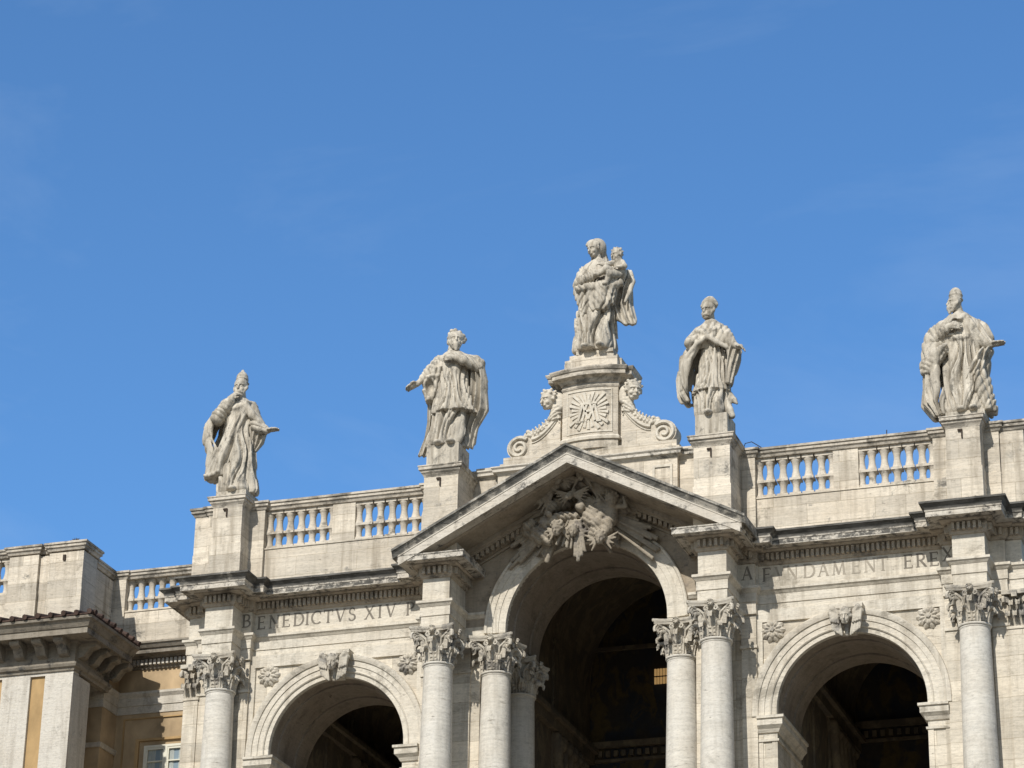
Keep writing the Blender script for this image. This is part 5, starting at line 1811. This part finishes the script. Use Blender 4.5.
def pope_cope(h):
    """cope held open, left sheet swinging out"""
    v = box_vol(h, 1.4)
    v.robe([(0.0, -0.56, 0.42, -0.46, 0.42), (0.12, -0.58, 0.44, -0.50, 0.42), (0.9, -0.56, 0.38, -0.44, 0.4), (1.6, -0.44, 0.38, -0.36, 0.4), (2.2, -0.38, 0.36, -0.32, 0.36), (2.7, -0.44, 0.30, -0.30, 0.33),
            (2.95, -0.45, 0.28, -0.3, 0.3), (3.12, -0.26, 0.06, -0.2, 0.2)],
           [(12, 0.12, 0.15, 0.5, -0.3, 2.4), (21, 0.05, 0.1, 0.2, -0.3, 2.4)], seed=0.9)
    v.robe([(0.80, -0.68, 0.46, -0.54, 0.42), (0.88, -0.66, 0.46, -0.52, 0.42), (1.5, -0.48, 0.40, -0.40, 0.4), (2.1, -0.40, 0.36, -0.34, 0.38)], [(19, 0.08, 0.0, 0.1, 0.3, 2.4)], seed=2.9)
    v.drape(0.03, 0.13, 0.1, 0.9, 0.1, 2.0, 0.5)
    v.cap((-0.12, 0, 2.95), (-0.14, -0.1, 3.3), 0.16, 0.15)
    v.head((-0.15, -0.16, 3.42), 0.235, -0.35, -0.15, 0.2)
    v.chain([(0.6, -0.34, 2.22), (0.82, -0.43, 2.04)], [0.12, 0.09], 0.03)
    v.hand((0.82, -0.43, 2.04), (0.9, -0.3, -0.35), (0.2, 0.1, 1), 0.42, 0.35)
    v.ell((-0.1, -0.52, 0.05), (0.13, 0.2, 0.09), 0.03)
    m = box_vol(h, 1.4)
    m.ell((-0.13, -0.08, 3.64), (0.235, 0.24, 0.20), 0.03)
    m.robe([(3.55, -0.37, 0.11, -0.32, 0.16), (3.68, -0.38, 0.13, -0.32, 0.17), (3.84, -0.22, 0.0, -0.2, 0.06)])
    m.cap((-0.36, -0.12, 3.58), (0.10, -0.12, 3.58), 0.06)
    c = box_vol(h, 1.4)
    # cape over the shoulders and upper arms
    c.robe([(2.16, -0.84, 0.60, -0.42, 0.42), (2.4, -0.82, 0.60, -0.48, 0.44), (2.65, -0.70, 0.5, -0.46, 0.42), (2.85, -0.60, 0.40, -0.38, 0.38), (3.02, -0.38, 0.18, -0.30, 0.32), (3.12, -0.28, 0.06, -0.22, 0.24)],
           [(9, 0.08, -0.8, 0.2, 1.9, 3.0), (15, 0.035, 0.6, 0.5, 1.9, 3.0)], seed=0.2)
    c.chain([(0.3, 0.0, 2.72), (0.5, -0.28, 2.40), (0.68, -0.38, 2.16)], [0.19, 0.18, 0.13], 0.06)
    c.chain([(-0.5, 0.0, 2.78), (-0.72, -0.26, 2.40), (-0.5, -0.46, 2.42)], [0.19, 0.18, 0.12], 0.06)
    c.drape(0.045, 0.17, -0.5, 1.9, 2.2, 3.2, 0.8)
    c.ell((-0.12, -0.62, 2.12), (0.42, 0.34, 0.26), 0.03, True)
    # the open cope itself
    c.shell([(0.58, -1.02, 0.16, -0.30, 0.42), (0.8, -1.12, 0.30, -0.42, 0.46), (1.3, -1.16, 0.56, -0.52, 0.48), (1.75, -1.08, 0.74, -0.52, 0.48), (2.15, -0.94, 0.78, -0.48, 0.46), (2.45, -0.80, 0.60, -0.44, 0.42)],
            [(11, 0.09, 0.5, 0.3, 0.3, 2.4), (19, 0.04, -0.3, 0.1, 0.3, 2.4)], 0.09,
            [(0.4, -0.84, 0.9, 0.10), (0.8, -0.90, 0.55, 0.10), (1.3, -0.84, 0.56, 0.08), (1.8, -0.66, 0.58, 0.05), (2.2, -0.42, 0.48, -0.02), (2.4, -0.20, 0.3, -0.15)],
            0.4, (0.03, 0.2, 0.2, 0.9))
    # right front edge falling from the hand in pleats
    c.sheet([(0.95, 0.50, -0.30, 0.5, 0.10, 0.03, 2, 0, 0.05), (1.4, 0.58, -0.34, 0.4, 0.15, 0.06, 2, 0, 0.05), (1.9, 0.70, -0.34, 0.4, 0.18, 0.07, 2, 0, 0.06), (2.15, 0.78, -0.32, 0.4, 0.18, 0.04, 2, 0, 0.07)])
    # turned-back left border, gathered fold over the forearms
    c.chain([(-1.00, -0.28, 0.95), (-0.98, -0.36, 1.4), (-0.78, -0.44, 1.9), (-0.42, -0.52, 2.24), (-0.1, -0.52, 2.42)], [0.05, 0.06, 0.07, 0.08, 0.07], 0.06)
    c.chain([(-0.1, -0.52, 2.42), (0.2, -0.50, 2.22), (0.50, -0.46, 2.04)], [0.07, 0.08, 0.06], 0.06)
    c.hem([(-0.5, -0.30, 2.75), (-0.15, -0.48, 2.55), (0.22, -0.36, 2.72)], [0.10, 0.10, 0.10])
    # blown end of the alb low on the right
    c.chain([(0.42, 0.0, 0.75), (0.62, -0.1, 0.5), (0.72, -0.12, 0.38)], [0.12, 0.09, 0.04], 0.05)
    c.chain([(0.38, -0.1, 0.5), (0.5, -0.2, 0.15), (0.58, -0.2, -0.02)], [0.12, 0.12, 0.1], 0.05)
    return {'figure': v, 'cap': m, 'cope': c}


def pope_right(h):
    """bearded, face turned left, hand on the breast, other hand out to the right"""
    v = box_vol(h, 1.6)
    v.robe([(0.0, -0.6, 0.62, -0.5, 0.44), (0.12, -0.62, 0.66, -0.54, 0.44), (0.7, -0.58, 0.52, -0.50, 0.42), (1.4, -0.6, 0.44, -0.48, 0.42), (2.0, -0.52, 0.40, -0.42, 0.40), (2.5, -0.55, 0.40, -0.40, 0.38),
            (2.85, -0.55, 0.42, -0.36, 0.34), (3.05, -0.40, 0.26, -0.3, 0.3), (3.2, -0.3, 0.08, -0.2, 0.2)],
           [(15, 0.13, 0.2, 0.3, -0.3, 2.3), (9, 0.07, -0.4, 0.8, -0.3, 2.6), (27, 0.035, 0.1, 0.4, -0.3, 2.4)], seed=1.5)
    v.drape(0.03, 0.12, 0.05, 1.9, 0.1, 2.6, 0.5)
    # girdle
    v.hem([(-0.52, -0.3, 2.38), (-0.1, -0.46, 2.30), (0.38, -0.30, 2.40)], [0.10, 0.11, 0.10])
    v.cap((-0.12, 0, 3.05), (-0.2, -0.1, 3.4), 0.17, 0.16)
    v.head((-0.25, -0.16, 3.51), 0.225, -0.85, 0.02, 0.6)
    v.chain([(-0.52, -0.46, 2.58), (-0.38, -0.53, 2.64)], [0.12, 0.10], 0.03)
    v.hand((-0.36, -0.54, 2.65), (0.95, -0.1, -0.05), (0, -1, 0.2), 0.42, 0.3, -1)
    v.chain([(0.66, -0.24, 2.12), (0.84, -0.28, 2.02)], [0.13, 0.10], 0.03)
    v.hand((0.84, -0.28, 2.02), (1, -0.1, 0.08), (-0.2, 0.3, 1), 0.46, 0.1)
    v.ell((0.22, -0.52, 0.05), (0.13, 0.2, 0.09), 0.03)
    v.ell((-0.15, -0.5, 0.05), (0.13, 0.2, 0.09), 0.03)
    a = box_vol(h, 1.6)
    a.chain([(-0.62, 0.0, 2.85), (-0.84, -0.22, 2.40), (-0.52, -0.46, 2.58)], [0.2, 0.19, 0.14], 0.06)
    a.chain([(0.36, 0.0, 2.8), (0.52, -0.18, 2.25), (0.72, -0.25, 2.06)], [0.2, 0.21, 0.16], 0.06)
    a.drape(0.045, 0.13, 0.5, 0.2, warp=0.7)
    v.D = np.minimum(v.D, a.D)
    m = box_vol(h, 1.6)
    m.ell((-0.21, -0.09, 3.75), (0.205, 0.22, 0.28), 0.03)
    for z, r in ((3.63, 0.232), (3.77, 0.225), (3.89, 0.185)):
        m.ell((-0.21, -0.09, z), (r, r, 0.04), 0.012)
    c = box_vol(h, 1.6)
    c.robe([(1.9, -1.24, 0.62, -0.35, 0.46), (2.35, -1.25, 0.82, -0.46, 0.48), (2.7, -1.14, 0.66, -0.50, 0.46), (2.92, -0.86, 0.46, -0.44, 0.42), (3.12, -0.46, 0.20, -0.34, 0.34), (3.24, -0.32, 0.06, -0.24, 0.26)],
           [(8, 0.08, -0.6, 0.1, 1.7, 3.1), (15, 0.04, 0.5, 0.5, 1.7, 3.1)], seed=0.5)
    c.drape(0.05, 0.2, 0.5, 0.7, 1.9, 3.1, 0.7)
    c.robe([(1.8, -0.78, 0.28, -1.2, -0.26), (2.4, -0.68, 0.24, -1.2, -0.27), (2.9, -0.38, 0.1, -1.2, -0.27)], cut=True)
    c.ell((-0.80, -0.56, 2.10), (0.30, 0.46, 0.40), 0.03, True)
    # left mantle: hollow, long folds to the foot
    c.shell([(0.0, -1.05, -0.30, -0.36, 0.40), (0.45, -1.34, -0.10, -0.44, 0.44), (1.0, -1.26, 0.10, -0.46, 0.46), (1.6, -1.24, 0.30, -0.44, 0.48), (2.1, -1.24, 0.50, -0.40, 0.46), (2.5, -1.14, 0.52, -0.40, 0.42)],
            [(13, 0.12, 0.2, 0.3, -0.3, 2.6), (21, 0.05, -0.3, 0.9, -0.3, 2.6)], 0.10,
            [(-0.2, -0.62, 0.9, 0.0), (0.45, -0.72, 0.9, 0.0), (1.0, -0.80, 0.9, 0.0), (1.6, -0.96, 0.8, -0.02), (2.1, -0.98, 0.7, -0.05), (2.4, -0.7, 0.6, -0.15)],
            0.8)
    f = box_vol(h, 1.6)
    f.robe([(1.36, -1.34, -1.02, -0.34, 0.0), (1.55, -1.38, -0.86, -0.42, 0.0), (1.8, -1.28, -0.62, -0.46, 0.0), (2.0, -0.95, -0.50, -0.46, -0.1), (2.15, -0.72, -0.52, -0.44, -0.2)], [(9, 0.05, 0.5, 0.2, 1.0, 2.4)])
    f.drape(0.05, 0.13, 0.95, 0.6, warp=0.6)
    c.D = np.minimum(c.D, f.D)
    # front drapery swirling to the right
    q = box_vol(h, 1.6)
    q.robe([(0.0, 0.3, 0.84, -0.42, 0.35), (0.15, 0.22, 0.84, -0.47, 0.36), (0.6, 0.06, 0.74, -0.54, 0.36), (1.2, 0.06, 0.66, -0.54, 0.36), (1.7, 0.3, 0.72, -0.44, 0.3), (1.95, 0.45, 0.80, -0.32, 0.2)],
           [(7, 0.10, 1.2, 0.2, -0.3, 2.2)], seed=2.6)
    q.drape(0.065, 0.17, -0.55, 1.2, 0.0, 2.1, 0.9)
    c.D = np.minimum(c.D, q.D)
    c.hem([(0.0, -0.5, 0.2), (-0.05, -0.57, 0.65), (0.02, -0.58, 1.0), (0.14, -0.58, 1.35), (0.42, -0.5, 1.68), (0.80, -0.3, 1.90)], [0.08, 0.09, 0.11, 0.11, 0.11, 0.08])
    f = box_vol(h, 1.6)
    f.chain([(-0.55, -0.44, 2.12), (-0.9, -0.36, 1.88), (-1.22, -0.2, 1.66), (-1.22, -0.15, 1.46)], [0.07, 0.15, 0.16, 0.10], 0.08)
    f.chain([(-0.85, -0.32, 1.74), (-1.05, -0.24, 1.42), (-1.0, -0.2, 1.3)], [0.15, 0.14, 0.06], 0.08)
    f.drape(0.035, 0.16, 0.2, 0.6, warp=1.0)
    c.D = np.minimum(c.D, f.D)
    c.hem([(-0.40, -0.34, 3.1), (-0.30, -0.47, 2.75), (-0.15, -0.44, 2.74), (0.1, -0.32, 3.08)], [0.09, 0.09, 0.09, 0.09])
    return {'figure': v, 'mitre': m, 'cope': c}


statue('statue', 'pale stone pope statue with hand to his chin, leftmost on the roofline', (-12.05, 0.30, 6.44), (-0.44, 0.62, -0.5, 0.5, 0.24), pope_left)
statue('statue', 'bearded long-haired saint statue with low outstretched arm, left of the central pediment', (-4.57, -0.35, 6.44), (-0.38, 0.69, -0.5, 0.5, 0.76), saint_bareheaded)
statue('statue', 'veiled mother and child statue crowning the central attic pedestal', (0.16, 0.95, 10.43), (-0.66, 0.58, -0.3, 0.35, 0.12), madonna, 1.075)
statue('statue', 'statue of a capped churchman spreading his open cope, right of the central pediment', (4.36, -0.35, 6.44), (-0.52, 0.5, -0.5, 0.5, 0.76), pope_cope, 1.08)
statue('statue', 'bearded statue with hand on breast and face turned left, rightmost on the roofline', (12.08, 0.30, 6.44), (-0.62, 0.56, -0.5, 0.5, 0.22), pope_right)

# ------------------------------------------------------------------ the palace at the left edge
pal = thing('palace', 'palace corner with tiled bracketed cornice and stone pilasters at the left edge', 'palace', (-22, 5, -Z0))
XC, YF = -17.86, 1.15
core = MB().box(-40, XC - 0.12, YF + 0.14, 2.35, -Z0, 2.95).box(-40, -18.62, 2.35, 12, -Z0, 2.949)
part('wall', core, m_ochre, pal)
pil = MB()
for a, b in ((-18.88, XC), (-20.46, -19.42), (-22.0, -20.95), (-24.2, -23.2)):
    pil.box(a, b, YF, YF + 0.5, -Z0, 1.42)
pil.box(-40, XC, YF + 0.02, YF + 0.4, 1.40, 1.56)
pil.box(XC - 0.6, XC - 0.003, YF + 0.3, YF + 1.25, -Z0, 1.419)
part('pilaster', pil, m_pil, pal)
# lower part of the panels has a paler ochre field
pn = MB().box(-19.42, -18.88, YF + 0.10, YF + 0.2, -Z0, 1.41).box(-20.95, -20.46, YF + 0.10, YF + 0.2, -Z0, 1.41)
part('panel', pn, m_ochre_l, pal)
pathE = [(-40, YF), (XC, YF), (XC, 3.7)]
part('frieze_moulding', MB().sweep(pathE, [(-0.2, 1.50), (0.03, 1.50), (0.05, 1.58), (0.12, 1.62), (0.16, 1.70), (0.16, 1.74), (0.03, 1.76), (0.03, 2.40), (0.10, 2.46), (0.12, 2.52), (-0.2, 2.52)], True), m_grey, pal)
part('corona', MB().sweep(pathE, [(-0.2, 2.5), (0.75, 2.50), (0.75, 2.47), (0.82, 2.47), (0.82, 2.66), (0.86, 2.68), (0.90, 2.74), (0.98, 2.86), (1.06, 2.90), (1.08, 2.98), (-0.2, 3.05)], True), m_grey, pal)
br = MB()
def bracket(mb, x, y, nx, ny):
    tx, ty = -ny, nx
    sec = [(0.0, 2.50), (0.66, 2.50), (0.66, 2.38), (0.60, 2.32), (0.42, 2.28), (0.30, 2.14), (0.22, 2.02), (0.12, 1.98), (0.0, 1.96)]
    w = 0.17
    v = []
    for q in (-w, w):
        v += [(x + nx * o + tx * q, y + ny * o + ty * q, z) for o, z in sec]
    k = len(sec)
    mb.raw(v, [tuple(range(k)), tuple(range(2 * k - 1, k - 1, -1))] + [(i, (i + 1) % k, k + (i + 1) % k, k + i) for i in range(k)])
b0 = None
for i in range(9):
    mb = MB()
    bracket(mb, 0, 0, 0, -1)
    if b0 is None:
        b0 = part('bracket', mb, m_grey, pal, at=(XC - 0.32, YF - 0.02, 0))
    else:
        copy_part(b0, pal, (XC - 0.32 - 0.80 * i, YF - 0.02, 0))
b1 = None
for i in range(4):
    mb = MB()
    bracket(mb, 0, 0, 1, 0)
    if b1 is None:
        b1 = part('bracket', mb, m_grey, pal, at=(XC + 0.02, YF + 0.34, 0))
    else:
        copy_part(b1, pal, (XC + 0.02, YF + 0.34 + 0.8 * i, 0))
# tiled roof edge
rf = MB()
XE, YE = XC + 1.07, YF - 1.10
rf.raw([(-40, YE, 3.0), (XE, YE, 3.0), (XE, 3.72, 3.0), (-40, 2.3, 3.62), (XC - 0.1, 2.3, 3.62), (XC - 0.1, 3.72, 3.62),
        (-40, YE, 3.05), (XE, YE, 3.05), (XE, 3.72, 3.05)],
       [(0, 1, 7, 6), (1, 2, 8, 7), (6, 7, 4, 3), (7, 8, 5, 4)])
ro = part('roof', rf, m_tile, pal)
tl = MB()
n = 0
for i in range(47):
    x = XE - 0.06 - i * 0.47
    z = 3.08 + random.uniform(-0.02, 0.02)
    k_ = min(1.0, (XE - x) / 1.15)
    tl.tube([(x, YE - 0.07, z), (x, YE + 0.05 + 2.1 * k_, z + 0.55 * k_)], [0.09, 0.075], 8)
for i in range(8):
    y = YE + 0.2 + i * 0.47
    z = 3.08 + random.uniform(-0.02, 0.02)
    k_ = min(1.0, (y - YE) / 2.2)
    tl.tube([(XE + 0.07, y, z), (XE - 0.05 - 1.05 * k_, y, z + 0.50 * k_)], [0.09, 0.075], 8)
part('tiles', tl, m_tile, ro, smooth='angle')
# roof-terrace parapet with balusters
pp = MB()
PY = 2.0
pp.box(-19.60, -18.27, PY, PY + 1.05, 3.2, 4.75).box(-19.58, -18.29, PY + 0.02, PY + 1.05, 4.75, 6.05)
pp.box(-19.4, -18.72, PY + 0.9, 5.4, 3.2, 4.749).box(-19.4, -18.70, PY + 1.0, 5.4, 4.749, 6.05)
pp.box(-19.95, -19.60, PY + 0.13, PY + 0.7, 3.2, 6.03)
pp.box(-21.10, -19.95, PY - 0.02, PY + 0.7, 3.2, 4.75).box(-21.08, -19.97, PY, PY + 0.7, 4.75, 6.05)
pp.box(-30, -21.10, PY + 0.12, PY + 0.7, 3.2, 4.76)
ppo = part('parapet', pp, m_parapet, pal)
part('rail', MB().sweep([(-30, PY + 0.14), (-21.10, PY + 0.14), (-21.10, PY), (-19.96, PY), (-19.96, PY + 0.14), (-19.60, PY + 0.14), (-19.60, PY), (-18.28, PY), (-18.28, 3.05), (-18.71, 3.05), (-18.71, 5.4)], RAIL, True)
     .box(-30, -18.5, PY + 0.3, PY + 0.68, 6.0, 6.38), m_rail, ppo)
hk = MB().box(-19.05, -18.95, PY - 0.03, PY + 0.05, 5.75, 5.95)
part('hook', hk, m_iron, ppo)
for i in range(8):
    add_baluster(-21.30 - i * 0.39, PY + 0.36, 0.0, pal)

# ------------------------------------------------------------------ recessed ochre wing between palace and church
wing = thing('ochre_wing', 'recessed ochre wing with stone bands, window and balustrade beside the church', 'building', (-15.8, 7, -Z0))
wv = MB().box(-18.45, -13.0, 4.85, 8.0, -Z0, 3.0).box(-19.0, -18.60, 2.36, 4.85, -Z0, 2.6)
wv.box(-18.62, -18.04, 3.75, 4.86, -Z0, 2.62)
part('wall', wv, m_ochre, wing)
bd = MB()
pw_ = [(-18.6, 2.4), (-18.6, 3.75), (-18.04, 3.75), (-18.04, 4.85), (-13.1, 4.85)]
for pr_ in ([(-0.1, 1.05), (0.03, 1.05), (0.03, 1.32), (0.06, 1.33), (0.06, 1.60), (0.10, 1.66), (0.14, 1.72), (0.14, 1.80), (-0.1, 1.83)],
            [(-0.1, -0.35), (0.05, -0.35), (0.08, -0.25), (0.10, -0.2), (-0.1, -0.18)]):
    bd.sweep(pw_ if pr_[0][1] > 0 else pw_[:4], pr_, True)
part('stone_band', bd, m_bandst, wing)
cw = part('cornice', MB().sweep(pw_, [(-0.1, 2.60), (0.04, 2.60), (0.08, 2.66), (0.10, 2.70), (0.10, 2.92), (0.22, 2.94), (0.30, 3.0), (0.52, 3.02), (0.52, 3.16), (0.58, 3.18), (0.66, 3.30), (0.70, 3.32), (0.70, 3.38), (-0.1, 3.44)], True), m_grey, wing)
dmb = MB()
for i in range(34):
    x = -18.1 + i * 0.155
    dmb.box(x, x + 0.09, 4.63, 4.78, 2.71, 2.90)
part('dentil_course', dmb, m_bandst, cw)
pnl = MB()
for a, b, c, d_ in ((-17.75, -13.2, 0.86, 0.90), (-17.75, -17.70, -4, 0.86)):
    pnl.box(a, b, 4.80, 4.86, c, d_)
for a, b, c, d_ in ((-17.22, -15.1, 0.06, 0.14), (-17.22, -17.10, -3.0, 0.06), (-15.25, -15.1, -3.0, 0.06)):
    pnl.box(a, b, 4.76, 4.86, c, d_)
part('panel_frame', pnl, m_ochre_l, wing)
wf = MB()
WX, WZ = 0.27, -0.24
for a, b, c, d_ in ((-17.15, -15.5, 0.04, 0.12), (-17.15, -17.06, -2.6, 0.04), (-15.59, -15.5, -2.6, 0.04), (-16.40, -16.28, -2.6, 0.04), (-17.06, -15.59, -1.1, -1.04)):
    wf.box(a + WX, b + WX, 4.74, 4.88, c + WZ, d_ + WZ)
for a, b in ((-17.06, -16.40), (-16.28, -15.59)):
    wf.box(a + WX, a + WX + 0.05, 4.755, 4.87, -2.6 + WZ, 0.04 + WZ)
    wf.box(b + WX - 0.05, b + WX, 4.755, 4.87, -2.6 + WZ, 0.04 + WZ)
    wf.box(a + WX + 0.05, b + WX - 0.05, 4.757, 4.87, -0.03 + WZ, 0.04 + WZ)
    wf.box(a + WX + 0.05, b + WX - 0.05, 4.76, 4.87, -0.46 + WZ, -0.42 + WZ)
wo_ = part('window', wf, m_frame, wing)
part('pane', MB().box(-16.88, -15.44, 4.840, 4.846, -2.8, -0.2), m_glass, wo_)
cu = MB()
for i in [0, 1, 2, 5, 6, 9, 10, 13, 14, 15]:
    x = -17.0 + i * 0.085
    y0_, y1_ = 4.815 + 0.02 * (i % 2), 4.815 + 0.02 * ((i + 1) % 2)
    cu.raw([(x + WX, y0_, -2.8), (x + 0.085 + WX, y1_, -2.8), (x + 0.085 + WX, y1_, -0.2), (x + WX, y0_, -0.2)], [(0, 1, 2, 3)])
part('curtain', cu, m_curtain, wo_)
rp = MB().box(-18.85, -13.0, 5.22, 5.8, 3.2, 4.88).box(-18.85, -13.0, 5.19, 5.82, 4.88, 4.94)
rp.box(-18.84, -18.22, 5.16, 5.8, 3.2, 6.1)
rpo = part('parapet', rp, m_parapet, wing)
part('rail', MB().sweep([(-18.84, 5.18), (-18.22, 5.18), (-18.22, 5.24), (-13.0, 5.24)], RAIL, True).box(-18.5, -13.0, 5.4, 5.75, 6.0, 6.39), m_rail, rpo)
for i in range(13):
    add_baluster(-18.16 + i * 0.392, 5.5, 0.05, wing)


# ------------------------------------------------------------------ dry weeds rooted in the ledges
def weed(label, at, n, hgt, spread):
    mb = MB()
    for i in range(n):
        a = random.uniform(0, 2 * PI)
        h_ = hgt * random.uniform(0.5, 1.0)
        q = spread * random.uniform(0.2, 1.0)
        p = Vector((0.03 * math.cos(a), 0.03 * math.sin(a), 0))
        m_ = p + Vector((q * 0.5 * math.cos(a), q * 0.5 * math.sin(a), h_ * 0.7))
        e_ = p + Vector((q * math.cos(a), q * math.sin(a), h_))
        mb.tube([p, m_, e_], [0.012, 0.016, 0.006], 4)
    o = part('weed', mb, m_weed, None, at=at)
    o['label'], o['category'], o['group'] = label, 'weed', 'dry weeds on the ledges'
weed('dry brown weed tuft at the foot of the rightmost statue pedestal', (12.22, -0.47, 3.5), 60, 0.26, 0.16)
weed('dark weed tuft on top of the palace parapet at the far left', (-18.75, 2.2, 6.38), 50, 0.2, 0.2)
